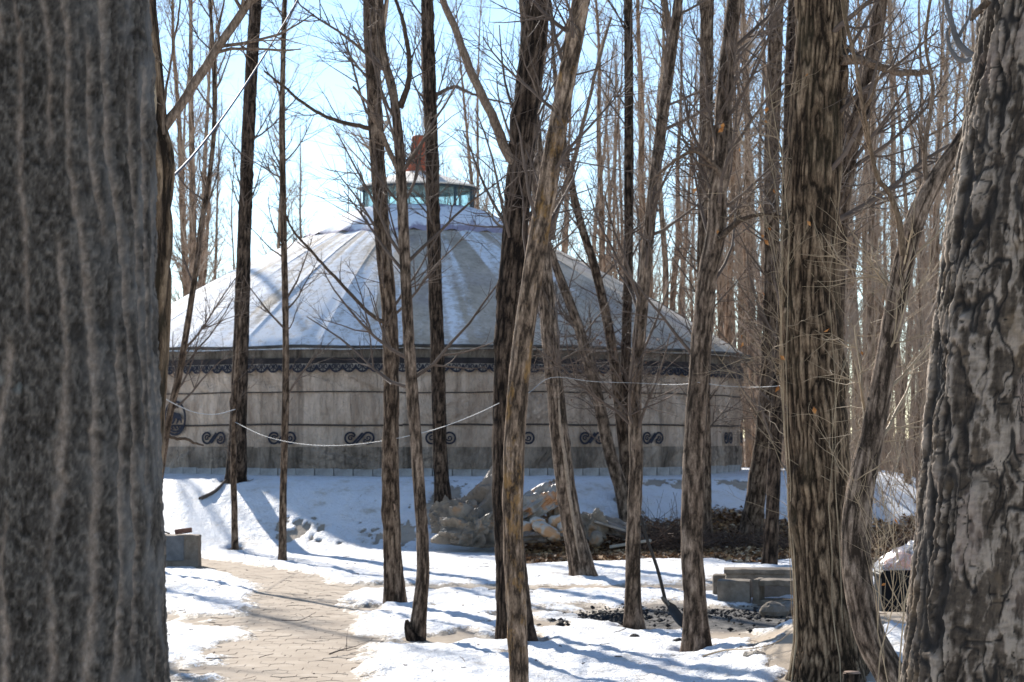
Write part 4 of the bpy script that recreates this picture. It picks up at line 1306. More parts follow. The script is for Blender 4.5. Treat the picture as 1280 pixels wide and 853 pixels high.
BUSH = plain('bush_twigs', (.36, .27, .195), .85, .35, 2.0)
SHV = []
for i in range(4):
    V, F, _ = shrub_mesh(900 + i, 16, 3.4 + .6 * i, .34, .012, 160, 700, tw=.0034, basr=.4)
    o = mk('stems', V, F, BUSH); SHV.append(o.data); bpy.data.objects.remove(o)
rng = np.random.default_rng(80)
bush_spots = [(985, 50), (1010, 64), (1046, 56), (1078, 44), (1100, 62), (1120, 49), (1142, 57), (1165, 42), (1180, 66), (1205, 47), (1225, 60), (1062, 70), (955, 68), (1000, 74), (1090, 78), (1130, 75), (1170, 80), (930, 70), (1250, 52), (905, 72)]
for px, Y in bush_spots:
    x = (px - 640) / F_PX * Y
    root = empty('bush', (x, Y, float(gz(x, Y))), rng.uniform(0, 6.28))
    s = rng.uniform(.85, 1.3); root.scale = (s, s, s)
    tag(root, 'tangled leafless brown bush under the trees right of the yurt', 'bush', 'undergrowth right of the yurt')
    share('stems', SHV[int(rng.integers(0, 4))], root)

LEAF = M('dead_leaf', .75, .2)
LEAF.col(LEAF.ramp(LEAF.noise(LEAF.obj(), 25, 2), [(.35, (.30, .11, .03)), (.65, (.55, .25, .08))]))
def leaves(P, size, rng):
    """small curled leaves hanging at points P"""
    n = len(P)
    d = unit(rng.normal(size=(n, 3)) * np.array([.6, .6, .5]) + np.array([0, 0, -.9]))
    s = unit(np.cross(d, rng.normal(size=(n, 3))))
    nrm = np.cross(d, s)
    sz = size * rng.uniform(.6, 1.2, (n, 1))
    q = [P, P + d * sz * .45 + s * sz * .3 + nrm * sz * .12, P + d * sz, P + d * sz * .45 - s * sz * .3 + nrm * sz * .12]
    V = np.stack(q, 1).reshape(-1, 3)
    i = np.arange(n)[:, None] * 4
    F = np.concatenate([i + np.array([[0, 1, 2]]), i + np.array([[0, 2, 3]])])
    return V, F

# vine on the big furrowed trunk
def vine():
    rng = np.random.default_rng(33)
    bP, CP, rP = T['P'][1], T['P'][2], T['P'][3]
    root = empty('climbing_vine', bP - np.array([.36, .1, 0]))
    tag(root, 'tangle of tan climbing vine stems with a few orange leaves on the furrowed trunk', 'vine')
    o0 = np.array(root.location)
    chains, rads = [], []
    k = 16
    for i in range(11):
        a = rng.uniform(-1.9, -1.25) if i < 9 else rng.uniform(-.2, .9)   # round the left and front of the trunk
        h = rng.uniform(2.2, 5.2)
        zz_ = np.linspace(-.05, h, k)
        cx = np.interp(zz_, CP[:, 2], CP[:, 0]); cy = np.interp(zz_, CP[:, 2], CP[:, 1]); rr = np.interp(zz_, CP[:, 2], rP)
        aa = a + np.cumsum(rng.normal(0, .07, k))
        off = .012 + np.abs(np.cumsum(rng.normal(0, .006, k)))
        peel = rng.uniform(.5, 1.0)
        tpe = np.clip((np.linspace(0, 1, k) - peel) / .5, 0, 1)
        off = off + tpe ** 1.5 * rng.uniform(.2, 1.1)
        x = cx + (rr + off) * np.sin(aa); y_ = cy - (rr + off) * np.cos(aa)
        chains.append(np.stack([x, y_, zz_ - .15 * tpe ** 2], -1)); rads.append(rng.uniform(.003, .007) * np.linspace(1, .4, k))
    P = np.array(chains) + bP - o0; R = np.array(rads)
    mk('stems', *tubes(P, R, 5), TWIG_TAN, root)
    B2, R2 = grow(rng, P, R, 110, .45, .98, .25, .95, .5, 1.3, 8, .8, .0022, .005, -.1, .20, .2)
    B3, R3 = grow(rng, B2, R2, 230, .2, .98, .1, .4, .4, 1.1, 5, .7, .0014, .003, 0, .18)
    V, F = join([tubes(B2, R2, 4), tubes(B3, R3, 3)])
    mk('tendrils', V, np.concatenate(F), TWIG_TAN, root)
    V, F = leaves(B3[rng.choice(len(B3), 26, False), -1], .055, rng)
    mk('dead_leaves', V, F, LEAF.m, root)
vine()
# tan shrubs between the furrowed trunk and the right trunk
rng = np.random.default_rng(81)
for i, (px, Y, n, H, sp_, lab) in enumerate(((1152, 11.5, 4, 3.1, .18, 'pale tan shrub with arching twigs close beside the right edge trunk'),
                                            (1120, 22.5, 9, 3.8, .2, 'thin tan shrub behind the black box with plastic on top'))):
    x = (px - 640) / F_PX * Y
    root = empty('shrub', (x, Y, float(gz(x, Y))))
    tag(root, lab, 'shrub')
    V, F, B2 = shrub_mesh(950 + i, n, H, sp_, .0055, 34 if Y < 15 else 70, 120 if Y < 15 else 240, tw=.0014 if Y < 15 else .002, basr=.14)
    mk('stems', V, F, TWIG_TAN, root)
    V, F = leaves(B2[rng.choice(len(B2), 7, False), -1], .04, rng)
    mk('dead_leaves', V, F, LEAF.m, root)
# brown creeper hanging in the trees before the right part of the eave
for i, (key, z0, z1, n, lab) in enumerate((('L', 1.8, 3.6, 60, 'brown dead creeper hanging on the thin leaning tree before the eave'), ('M2', 1.8, 3.8, 60, 'brown dead creeper on the nearly black tree before the right eave'), ('O', 1.5, 4.2, 70, 'brown dead creeper on the reddish-brown tree at the right end of the yurt'))):
    rt, bs, C, r, Yk = T[key]
    rng = np.random.default_rng(400 + i)
    m = (C[:, 2] > z0) & (C[:, 2] < z1)
    P = C[m][None, ::3]; R = r[m][None, ::3]
    root = empty('dead_creeper', bs + C[m][0])
    tag(root, lab, 'creeper')
    B1, R1 = grow(rng, P, R, n, 0, 1, .5, 1.5, .6, 1.4, 8, .3, .004, .008, -.3, .16, .1)
    B2, R2 = grow(rng, B1, R1, n * 5, .1, .98, .2, .7, .4, 1.2, 5, .7, .0026, .004, -.1, .18)
    V, F = join([tubes(B1, R1, 4), tubes(B2, R2, 3)])
    mk('stems', V + bs - np.array(root.location), np.concatenate(F), TWIG, root)
    V, F = leaves(B2[rng.choice(len(B2), 40), -1], .07, rng)
    mk('dead_leaves', V + bs - np.array(root.location), F, plain('brown_leaf_%d' % i, (.16, .085, .055), .85), root)

# ------------------------------------------------------------------ leaf litter, brushwood, charcoal
rng = np.random.default_rng(90)
X = rng.uniform(-.6, 11.5, 120000); Y = rng.uniform(31, 46, 120000)
keep = (rng.random(120000) * (1 + .5 * (Y < 36.5)) < litter_amt(X, Y) * .75) & (X / Y * F_PX < 700)
X, Y = X[keep], Y[keep]
n = len(X)
P = np.stack([X, Y, gz(X, Y) + rng.uniform(.005, .05, n)], -1)
d = unit(rng.normal(size=(n, 3)) * np.array([1, 1, .35])); s = unit(np.cross(d, rng.normal(size=(n, 3)) * .5 + np.array([0, 0, 1])))
sz = rng.uniform(.03, .075, (n, 1))
up_ = np.array([0, 0, 1.0])
V = np.stack([P - d * sz, P + s * sz * .6 + up_ * sz * .25, P + d * sz, P - s * sz * .6 + up_ * sz * .25], 1).reshape(-1, 3)
i4 = np.arange(n)[:, None] * 4
F = np.concatenate([i4 + np.array([[0, 1, 2]]), i4 + np.array([[0, 2, 3]])])
kl = M('litter_leaf', .8, .15)
kl.col(kl.ramp(kl.attr('tone'), [(0, (.07, .038, .022)), (.45, (.24, .135, .07)), (.8, (.46, .29, .15)), (1, (.62, .48, .33))]))
o = mk('leaf_litter', V, F, kl.m, smooth=False, attrs={'tone': np.repeat(rng.random(n) ** 1.3, 4)})
tag(o, 'brown fallen leaves along the foot of the bank', 'leaves', kind='stuff')

# twigs, bark crumbs and stray leaves on the snow
rng = np.random.default_rng(95)
n = 520
X = rng.uniform(-5, 5, n); Y = 17 + 20 * rng.random(n) ** .8
sdz = gz(X, Y) + np.maximum(snow_depth(X, Y), 0) + .006
P0 = np.stack([X, Y, sdz], -1)
d = unit(rng.normal(size=(n, 3)) * np.array([1, 1, .12])); L = (.02 + .16 * rng.random(n) ** 2.5)[:, None]
P = np.stack([P0, P0 + d * L * .5 + rng.normal(0, .006, (n, 3)), P0 + d * L], 1)
P[..., 2] = np.maximum(P[..., 2], sdz[:, None])
V1, F1 = tubes(P, np.broadcast_to(rng.uniform(.0015, .005, (n, 1)), (n, 3)), 4)
tag(mk('twig_debris', V1, F1, TWIG), 'scattered bits of twig and bark lying on the snow', 'twigs', kind='stuff')

def brush(name, label, px0, px1, Y, hgt, n, seed, mat, rad=(.003, .010)):
    rng = np.random.default_rng(seed)
    x0, x1 = (px0 - 640) / F_PX * Y, (px1 - 640) / F_PX * Y
    u = rng.random(n)
    x = x0 + (x1 - x0) * u
    env = hgt * (.35 + .65 * np.sin(pi * u) ** .7) * (.5 + .9 * fbm(x * 1.3, 0, 0, 2, seed))
    y = Y + rng.normal(0, .35, n)
    z = gz(x, y) + env * rng.random(n) ** 1.2
    d = unit(rng.normal(size=(n, 3)) * np.array([1, .7, .45]))
    L = rng.uniform(.25, .9, n)
    k = 5
    pts = [np.stack([x, y, z], -1)]
    for j in range(k - 1):
        d = unit(d + .18 * rng.normal(size=(n, 3)) - np.array([0, 0, .05]))
        q = pts[-1] + d * (L / (k - 1))[:, None]
        q[:, 2] = np.maximum(q[:, 2], gz(q[:, 0], q[:, 1]) - .02)
        pts.append(q)
    P = np.stack(pts, 1)
    V, F = tubes(P, rng.uniform(*rad, n)[:, None] * np.linspace(1, .4, k), 4)
    o = mk(name, V, F, mat, smooth=True)
    return tag(o, label, 'brushwood', kind='stuff')
DKT = plain('dark_brush', (.12, .075, .052), .9, .5, 3)
brush('brushwood', 'dark heap of brushwood at the foot of the bank behind the shovel', 800, 868, 38.6, .38, 600, 1, DKT)
brush('brushwood', 'low dark line of brushwood along the bank right of the crooked grey tree', 860, 1010, 39.6, .18, 500, 2, DKT)
brush('brushwood', 'dark brushwood on the leaf litter near the right edge trunk', 1060, 1190, 39.8, .18, 400, 3, DKT)
# charcoal
kch = M('charcoal', .8, .2)
kch.col(kch.ramp(kch.noise(kch.obj(), 30, 4), [(.3, (.008, .008, .009)), (.7, (.035, .035, .037))]))
rng = np.random.default_rng(91)
n = 1500
cl = rng.random(n)
X = np.where(cl < .45, rng.normal(.95, .28, n), rng.uniform(.9, 3.6, n)); Y = np.where(cl < .45, rng.normal(24.2, .45, n), rng.normal(24.9, .9, n))
ico = np.array([(1, 0, 0), (-1, 0, 0), (0, 1, 0), (0, -1, 0), (0, 0, 1), (0, 0, -1)], float)
icf = np.array([(0, 2, 4), (2, 1, 4), (1, 3, 4), (3, 0, 4), (2, 0, 5), (1, 2, 5), (3, 1, 5), (0, 3, 5)])
sz = (.006 + .032 * rng.random((n, 1, 1)) ** 3) * rng.uniform(.5, 1.3, (n, 6, 3)) * np.array([1.2, 1, .7])
V = (ico[None] * sz + np.stack([X, Y, gz(X, Y) + .02], -1)[:, None]).reshape(-1, 3)
F = (icf[None] + np.arange(n)[:, None, None] * 6).reshape(-1, 3)
tag(mk('charcoal', V, F, kch.m, smooth=False), 'black charcoal crumbs strewn round the shovel', 'charcoal', kind='stuff')
for i, (px, py, s, lab) in enumerate(((700, 783, .045, 'small charcoal lump left of the charcoal patch, beside the lichen trunk'), (793, 800, .06, 'charcoal lump on snow just below the shovel tree'),
                                     (834, 811, .05, 'leftmost of two charcoal lumps on snow left of the crooked tree foot'), (847, 806, .06, 'charcoal lump on snow touching the crooked tree foot'))):
    h = ground_hit(px, py)
    r2 = np.random.default_rng(60 + i)
    V, F = lathe([(.02, -.6), (.7, -.5), (1, 0), (.75, .5), (.3, .75), (.02, .8)], 9)
    V = V * s * (.7 + .6 * vn(V[:, 0:1] * 2 + i * 7, V[:, 1:2] * 2, V[:, 2:3] * 2, i))
    o = mk('charcoal_lump', V, F, kch.m, smooth=False, loc=h + np.array([0, 0, s * .3]))
    tag(o, lab, 'charcoal')

# ------------------------------------------------------------------ heap of tarpaulin, sacks and sheeting by the bank
def tarp_mat(name, a, b, cc=None, rough=.6, fac=.55):
    k = M(name, rough, .4)
    v = k.obj()
    c = k.ramp(k.noise(v, 3.5, 5, .65), [(.3, a), (.7, b)])
    if cc:
        c = k.mix(k.math('MULTIPLY', k.lin(k.noise(v, 3.0, 3, .55), fac, fac + .08), .85), c, cc)
    k.bump(k.noise(v, 18, 5, .7), .5, .03)
    return k.col(c)
TARP = tarp_mat('grey_tarp', (.105, .082, .060), (.30, .25, .195), (.28, .16, .08), .6, .58)
TARP2 = tarp_mat('stained_sheet', (.20, .175, .15), (.42, .38, .33), (.46, .20, .07), .45, .5)
SACK = tarp_mat('sack_cloth', (.40, .34, .27), (.62, .56, .48), (.52, .25, .09), .6, .51)

def heap(name, label, prof, Y, depth, mat, seed, fold=.30, fr=2.4, n=90):
    """crumpled sheet: silhouette prof [(px, py top)], thick in depth, resting on the ground"""
    px = np.array([p[0] for p in prof], float); py = np.array([p[1] for p in prof], float)
    u = np.linspace(0, 1, n); v = np.linspace(-1, 1, 56)
    pxu = px[0] + (px[-1] - px[0]) * u
    x = (pxu - 640) / F_PX * Y
    base = np.array([x.mean(), Y, 0.0]); base[2] = float(gz(base[0], Y))
    top = np.array([at(a, np.interp(a, px, py), Y)[2] for a in pxu])
    Xg, Vg = np.meshgrid(x, v)
    Tg = np.broadcast_to(top, Xg.shape)
    Yg = Y + Vg * depth
    G = gz(Xg, Yg)
    s = (Xg - x[0]) / (x[-1] - x[0])
    envx = np.clip(np.minimum(s, 1 - s) / .06, 0, 1) ** .5
    prof_v = np.clip(1 - np.abs(Vg) ** 1.6, 0, 1)
    wx = .5 * (fbm(Xg * 1.5, Yg * 1.5, seed, 2, seed) - .5)
    a = 1 - np.abs(2 * vn((Xg + wx) * fr, (Yg + Xg * .5 + wx) * fr, seed * 1.7, seed) - 1)
    b = 1 - np.abs(2 * vn((Xg * .6 - Yg + wx) * fr * 2.1, (Xg + wx) * fr * 1.5, seed * 2.7, seed + 1) - 1)
    c_ = 1 - np.abs(2 * vn((Xg + Yg) * fr * 4, (Xg - Yg) * fr * 3.5, seed, seed + 2) - 1)
    cr = (.45 * a ** 1.5 + .33 * b ** 1.5 + .22 * c_)
    H_ = np.maximum(Tg - G, 0.02)
    Z = G + H_ * envx * prof_v * (1 - fold + fold * 1.5 * cr) - .03 * (1 - prof_v * envx)
    dx = .12 * (vn(Xg * fr * 1.4, Yg * fr * 1.4, Z * 4 + seed, seed + 5) - .5) * prof_v
    dy = .55 * (vn(Xg * fr * 1.6 + 5, Yg * fr, Z * 4 + seed, seed + 6) - .5) * prof_v
    V = np.stack([Xg + dx, Yg + dy, Z], -1).reshape(-1, 3) - base
    o = mk(name, V, grid_faces(56, n), mat, loc=base)
    return tag(o, label, 'tarp')

YT = 38.9
def crumple(name, label, px, py, w_, h_, Y, mat, seed, tilt=0.0, amp=.52, fr=1.6):
    """crumpled piece of sheeting: creased closed skin, flattened where it lies"""
    n, m = 40, 62
    ph = np.linspace(-pi / 2, pi / 2, n); th = np.arange(m) * 2 * pi / m
    PH, TH = np.meshgrid(ph, th, indexing='ij')
    X, Yv, Z = np.cos(PH) * np.cos(TH), np.cos(PH) * np.sin(TH), np.sin(PH)
    q_, _ = np.linalg.qr(np.random.default_rng(seed).normal(size=(3, 3)))
    X0, Y0, Z0 = X, Yv, Z
    G = np.stack([X, Yv, Z], -1) @ q_
    X, Yv, Z = G[..., 0] * .35, G[..., 1] * 1.2, G[..., 2] * 1.7
    wx = .45 * (fbm(X0 * 1.3 + seed, Y0 * 1.3, Z0 * 1.3, 2, seed) - .5)
    rid = lambda f, sx, sz, q: 1 - np.abs(2 * vn((X * sx + Z * .5 + wx) * f + q, (Yv - X * .4 + wx) * f, (Z * sz + X * .6 + wx) * f, seed + q) - 1)
    cr = .62 * rid(fr, 1, 1.2, 1) ** 1.4 + .30 * rid(fr * 2.0, 1.3, .8, 2) ** 1.5 + .08 * rid(fr * 4.5, 1, 1, 3)
    X, Yv, Z = X0, Y0, Z0
    rad = 1 - amp + 2.0 * amp * cr
    V = np.stack([X, Yv * .8, Z], -1) * rad[..., None]
    V[..., 2] = np.where(V[..., 2] < -.45, -.45 + .12 * (V[..., 2] + .45), V[..., 2])
    w3, h3 = w_ * Y / F_PX / 2, h_ * Y / F_PX / 2
    V = V * np.array([w3, w3 * .75, h3 * 1.15])
    c, sn2 = cos(tilt), sin(tilt)
    V = np.stack([V[..., 0] * c - V[..., 2] * sn2, V[..., 1], V[..., 0] * sn2 + V[..., 2] * c], -1)
    o = mk(name, V.reshape(-1, 3), grid_faces(n, m, True), mat, smooth=False, loc=at(px, py, Y))
    return tag(o, label, 'tarp')
BRTARP = tarp_mat('brown_sheet', (.11, .085, .065), (.27, .22, .175), (.30, .15, .07), .55, .6)
crumple('tarpaulin', 'dark grey tarpaulin bundle at the left end of the rubbish heap', 562, 652, 40, 40, YT - .1, TARP, 3, .2)
crumple('tarpaulin', 'big crumpled grey tarpaulin low in the heap left of the thick dark tree', 594, 668, 84, 52, YT - .6, TARP, 7, -.05, .45, 1.9)
crumple('tarpaulin', 'grey-brown tarpaulin fold rising behind the thick dark tree', 618, 636, 62, 78, YT + .2, BRTARP, 11, -.35, .4, 1.4)
crumple('tarpaulin', 'small folded tarpaulin flap on top left of the rubbish heap', 578, 640, 38, 24, YT + .1, BRTARP, 13, .3)
crumple('stained_sheet', 'rust-stained sheet rising to a peak left of the split-streaked tree', 676, 634, 74, 34, YT - .3, TARP2, 17, .52, .4, 1.6)
crumple('stained_sheet', 'grey hanging end of the peaked sheet beside the split-streaked tree', 696, 634, 24, 44, YT - .2, TARP, 19, .1)
crumple('stained_sheet', 'flat brown sheet spread under the pale sacks', 676, 672, 80, 18, YT - 1.0, BRTARP, 23, .06)
crumple('grey_sheeting', 'shiny grey sheeting lump just right of the split-streaked tree', 736, 664, 34, 38, YT - .6, TARP, 29, -.4)
crumple('grey_sheeting', 'long low brown sheeting tailing off behind the shovel tree', 762, 662, 80, 20, YT - .2, BRTARP, 31, -.28)
def sack(px, py, w_, h_, Y, seed, mat, label):
    rng = np.random.default_rng(seed)
    c = at(px, py, Y)
    n, m = 22, 32
    ph = np.linspace(-pi / 2, pi / 2, n); th = np.arange(m) * 2 * pi / m
    PH, TH = np.meshgrid(ph, th, indexing='ij')
    ex = lambda q, e: np.sign(q) * np.abs(q) ** e
    X = ex(np.cos(PH), .7) * ex(np.cos(TH), .7); Yv = ex(np.cos(PH), .7) * ex(np.sin(TH), .7); Z = ex(np.sin(PH), .8)
    nz = 1 + .32 * (fbm(X * 2 + seed, Yv * 2, Z * 2, 3, seed) - .5) + .14 * (1 - np.abs(2 * vn(X * 4, Yv * 4 + seed, Z * 4, seed) - 1) - .5)
    w3, h3 = w_ * Y / F_PX / 2, h_ * Y / F_PX / 2
    V = np.stack([X * w3, Yv * w3 * .8, Z * h3], -1) * nz[..., None]
    o = mk('sack', V.reshape(-1, 3), grid_faces(n, m, True), mat, loc=c)
    o.rotation_euler = (0, rng.normal(0, .25), rng.uniform(-.4, .4))
    return tag(o, label, 'sack')
sack(653, 662, 24, 20, YT - 1.1, 1, SACK, 'rusty tan sack against the thick dark tree, under the peaked sheet')
sack(672, 655, 20, 16, YT - 1.05, 2, SACK, 'small rounded pale sack in the middle under the peaked sheet')
sack(684, 664, 36, 16, YT - 1.25, 3, SACK, 'long orange-stained sack lying in front under the peaked sheet')
sack(696, 653, 20, 17, YT - 1.0, 4, SACK, 'pale upright sack below the tip of the peaked sheet')
sack(705, 663, 16, 22, YT - 1.15, 5, SACK, 'pale sack touching the split-streaked tree')
sack(745, 674, 16, 18, YT - 1.0, 6, TARP, 'grey lump of bagged sheeting right of the split-streaked tree')
WOOD = plain('old_plank', (.30, .26, .22), .9, .3, 8, bump=.3)
def bar(name, a, b, wd, th, mat, label, cat):
    a = np.array(a); b = np.array(b)
    c = (a + b) / 2; d = b - a; L = np.linalg.norm(d)
    V, F = box(-L / 2, L / 2, -wd / 2, wd / 2, -th / 2, th / 2, min(th, wd) * .15)
    V[:, 2] += .006 * (vn(V[:, 0] * 8, V[:, 1] * 8, 0, 3) - .5)
    o = mk(name, V, F, mat, smooth=False, loc=c)
    o.rotation_euler = (0, -math.asin(d[2] / L), math.atan2(d[1], d[0]))
    return tag(o, label, cat)
bar('plank', at(742, 652, YT - .7), at(790, 666, YT - .6), .13, .04, WOOD, 'weathered grey plank on the flattened sheeting', 'plank')
bar('plank', at(764, 684, YT - .9), at(812, 676, YT - 1.3), .14, .05, plain('pale_plank', (.45, .40, .33), .9, .2, 8), 'pale plank lying in the leaf litter behind the shovel tree', 'plank')

# ------------------------------------------------------------------ concrete blocks and other small things
CONC = M('concrete', .93, .15)
vc = CONC.obj()
CONC.bump(CONC.noise(vc, 40, 5, .7), .6, .012)
cc = CONC.ramp(CONC.noise(vc, 5, 6, .7), [(.3, (.10, .082, .062)), (.52, (.22, .18, .14)), (.75, (.36, .305, .245))])
CONC.col(CONC.mix(CONC.math('MULTIPLY', CONC.lin(CONC.noise(vc, 2.5, 4), .5, .7), .4), cc, (.13, .12, .11)))
def rough_box(x0, x1, y0, y1, z0, z1, seed, bev=.018, amp=.012):
    """subdivided, chipped box"""
    n = 9
    fs, off, Vs, Fs = [], 0, [], []
    g = np.linspace(-1, 1, n)
    A, B = np.meshgrid(g, g, indexing='ij')
    for ax in range(3):
        for s in (-1, 1):
            p = [None] * 3
            p[ax] = np.full(A.shape, float(s)); p[(ax + 1) % 3] = A; p[(ax + 2) % 3] = B * s
            V = np.stack(p, -1).reshape(-1, 3)
            Vs.append(V); Fs.append(grid_faces(n, n, off=off)[:, ::-1]); off += n * n
    V = np.concatenate(Vs)
    hs = np.array([(x1 - x0) / 2, (y1 - y0) / 2, (z1 - z0) / 2]); c = np.array([(x0 + x1) / 2, (y0 + y1) / 2, (z0 + z1) / 2])
    W = V * hs
    inner = np.clip(W, -(hs - bev), hs - bev)
    W = inner + unit(W - inner + 1e-9 * V) * np.minimum(np.linalg.norm(W - inner, axis=1, keepdims=True), bev)
    W = W + c
    W = W + amp * (np.stack([fbm(W[:, 0] * 9, W[:, 1] * 9, W[:, 2] * 9 + k * 11, 3, seed + k) for k in range(3)], -1) - .5) * 2
    return W, np.concatenate(Fs)

def block_thing(name, label, loc, rz, dims, seed, hollow=None, cap=None, amp=.012):
    root = empty(name, loc, rz)
    tag(root, label, 'concrete block')
    w_, d_, h_ = dims
    if hollow:
        tk = hollow
        V, F = join([rough_box(-w_ / 2, -w_ / 2 + tk, -d_ / 2, d_ / 2, -.05, h_, seed, amp=amp), rough_box(w_ / 2 - tk, w_ / 2, -d_ / 2, d_ / 2, -.05, h_, seed + 1, amp=amp),
                     rough_box(-w_ / 2 + tk - .01, w_ / 2 - tk + .01, -d_ / 2 + .01, d_ / 2 - .01, h_ - tk, h_ - .004, seed + 2, amp=amp),
                     rough_box(-w_ / 2 + tk - .01, w_ / 2 - tk + .01, -d_ / 2 + .01, d_ / 2 - .01, -.05, tk * .7, seed + 3, amp=amp)])
        mk('body', V, np.concatenate(F), CONC.m, root)
    else:
        mk('body', *rough_box(-w_ / 2, w_ / 2, -d_ / 2, d_ / 2, -.05, h_, seed, amp=amp), CONC.m, root)
    if cap:
        mk('cap_slab', *rough_box(-w_ / 2 - cap[0], w_ / 2 + cap[0], -d_ / 2 - cap[0], d_ / 2 + cap[0], h_ - .005, h_ + cap[1], seed + 5, .012, amp * .7), CONC.m, root)
    return root
Yb = ground_hit(930, 757)[1]
def gpt(px, Y):
    x = (px - 640) / F_PX * Y
    return np.array([x, Y, float(gz(x, Y))])
block_thing('concrete_block', 'left one of the two front concrete blocks right of the crooked grey tree', gpt(917, Yb + .2), -.14, (.385, .42, .285), 201)
block_thing('concrete_block', 'hollow front concrete block with a dark opening beside the furrowed trunk', gpt(975, Yb + .12), -.30, (.62, .40, .30), 211, hollow=.085)
block_thing('concrete_block', 'flat concrete slab-topped block at the back of the concrete pile', gpt(950, Yb + .95), -.10, (.86, .5, .30), 221, cap=(.02, .055))
block_thing('concrete_block', 'small low concrete block at the left back corner of the concrete pile', gpt(900, Yb + 1.1), -.1, (.20, .34, .27), 231)
def rock(px, py, s, seed, label, mat=CONC.m):
    h = ground_hit(px, py)
    V, F = lathe([(.02, -.7), (.6, -.65), (.95, -.2), (1, .1), (.8, .45), (.45, .65), (.02, .72)], 16)
    V = V * np.array(s) * (.55 + .9 * fbm(V[:, 0:1] * 1.6 + seed, V[:, 1:2] * 1.6, V[:, 2:3] * 1.6, 3, seed))
    o = mk('rock', V, F, mat, smooth=False, loc=h + np.array([0, 0, s[2] * .35]))
    return tag(o, label, 'rock')
rock(966, 772, (.16, .14, .15), 7, 'pale broken rock before the hollow concrete block')
rock(985, 768, (.17, .15, .12), 8, 'dark rubble lump touching the furrowed trunk by the hollow block', TARP)
rock(945, 822, (.10, .1, .05), 9, 'small snow-dusted stone on the snow before the furrowed trunk', ks.m)
rock(566, 634, (.16, .14, .12), 10, 'small grey stone at the foot of the dark tree on the bank')

# left trough with a brick on it
Yl = ground_hit(240, 711)[1]
r0 = block_thing('concrete_trough', 'dark broken concrete trough by the path, half hidden by the huge left trunk', gpt(205, Yl + .3), .05, (1.12, .6, .50), 241, amp=.02)
r0['category'] = 'trough'
V, F = box(-.5, .35, -.335, -.29, .12, .50, .01)
V[:, 2] += .02 * (vn(V[:, 0] * 9, 0, 0, 4) - .5)
mk('front_panel', V, F, plain('trough_panel', (.15, .15, .15), .9, .3, 6, bump=.3), r0, smooth=False)
zt = float(gz((205 - 640) / F_PX * (Yl + .3), Yl + .3)) + .50
BRICK = plain('old_brick', (.17, .085, .062), .9, .3, 10, bump=.4)
bc = at(229, 667, Yl + .2)
bar('brick', (bc[0] - .13, bc[1], zt + .045), (bc[0] + .13, bc[1] + .04, zt + .075), .12, .075, BRICK, 'dark red brick lying on the concrete trough', 'brick')
bc = at(204, 667, Yl + .2)
bar('stick', (bc[0] - .25, bc[1], zt + .13), (bc[0] + .10, bc[1], zt + .02), .025, .022, BARK_DARK, 'dark stick poking out over the concrete trough', 'stick')

# black bin with clear plastic over rusty goods
Ybin = 24.2
root = empty('black_box', gpt(1128, Ybin))
tag(root, 'black box under clear plastic between the curved tree and the right edge trunk', 'box')
BLK = plain('black_plastic', (.004, .004, .005), .6, .3, 6, spec=.1)
hb = at(1128, 712, Ybin)[2] - root.location[2]
V, F = box(-.28, .42, -.26, .26, -.03, hb, .02); mk('body', V, F, BLK, root, smooth=False)
V, F = box(-.30, .44, -.28, .28, hb - .07, hb - .03, .008); mk('rim', V, F, BLK, root, smooth=False)
ht = at(1128, 682, Ybin)[2] - root.location[2]
def lumpy(cx, cy, cz, rx, ry, rz, seed):
    V, F = lathe([(.02, -1), (.6, -.85), (.95, -.4), (1, 0), (.85, .5), (.5, .85), (.02, 1)], 18)
    V = V * (.75 + .5 * fbm(V[:, 0:1] * 1.5 + seed, V[:, 1:2] * 1.5, V[:, 2:3] * 1.5, 3, seed))
    return V * np.array([rx, ry, rz]) + np.array([cx, cy, cz]), F
ORG = plain('orange_goods', (.55, .22, .10), .7, .3, 6)
mk('rusty_bundle', *lumpy(.02, 0, hb + .06, .22, .17, .12, 3), ORG, root)
mk('rusty_bundle', *lumpy(.28, .02, hb + .12, .16, .16, .15, 4), ORG, root)
mk('grey_bundle', *lumpy(.16, .08, hb + .12, .14, .12, .16, 5), TARP, root)
kpl = M('clear_plastic', .18, .5)
kpl.col((.75, .76, .78))
tr = kpl.n('ShaderNodeBsdfTransparent'); mx = kpl.n('ShaderNodeMixShader')
kpl.ln(kpl.lin(kpl.noise(kpl.obj((1, 2, 1)), 7, 4, .7, .8), .25, .95), mx.inputs[0])
kpl.ln(tr.outputs[0], mx.inputs[1]); kpl.ln(kpl.b.outputs[0], mx.inputs[2]); kpl.ln(mx.outputs[0], kpl.nt.nodes['Material Output'].inputs['Surface'])
g = np.linspace(-1, 1, 44)
A, B = np.meshgrid(g, g)
en = np.clip(1 - np.maximum(np.abs(A), np.abs(B)) ** 7, 0, 1)
zr = hb + .01 + en * ((ht - hb) * (.45 + .65 * sstep((A + .9) / 1.6))) * (.35 + 1.0 * (1 - np.abs(2 * vn(A * 2.2 + B, B * 2.2 - A, 0, 7) - 1)))
mk('plastic_sheet', np.stack([A * .37 + .07, B * .29, zr], -1).reshape(-1, 3), grid_faces(44, 44), kpl.m, root)

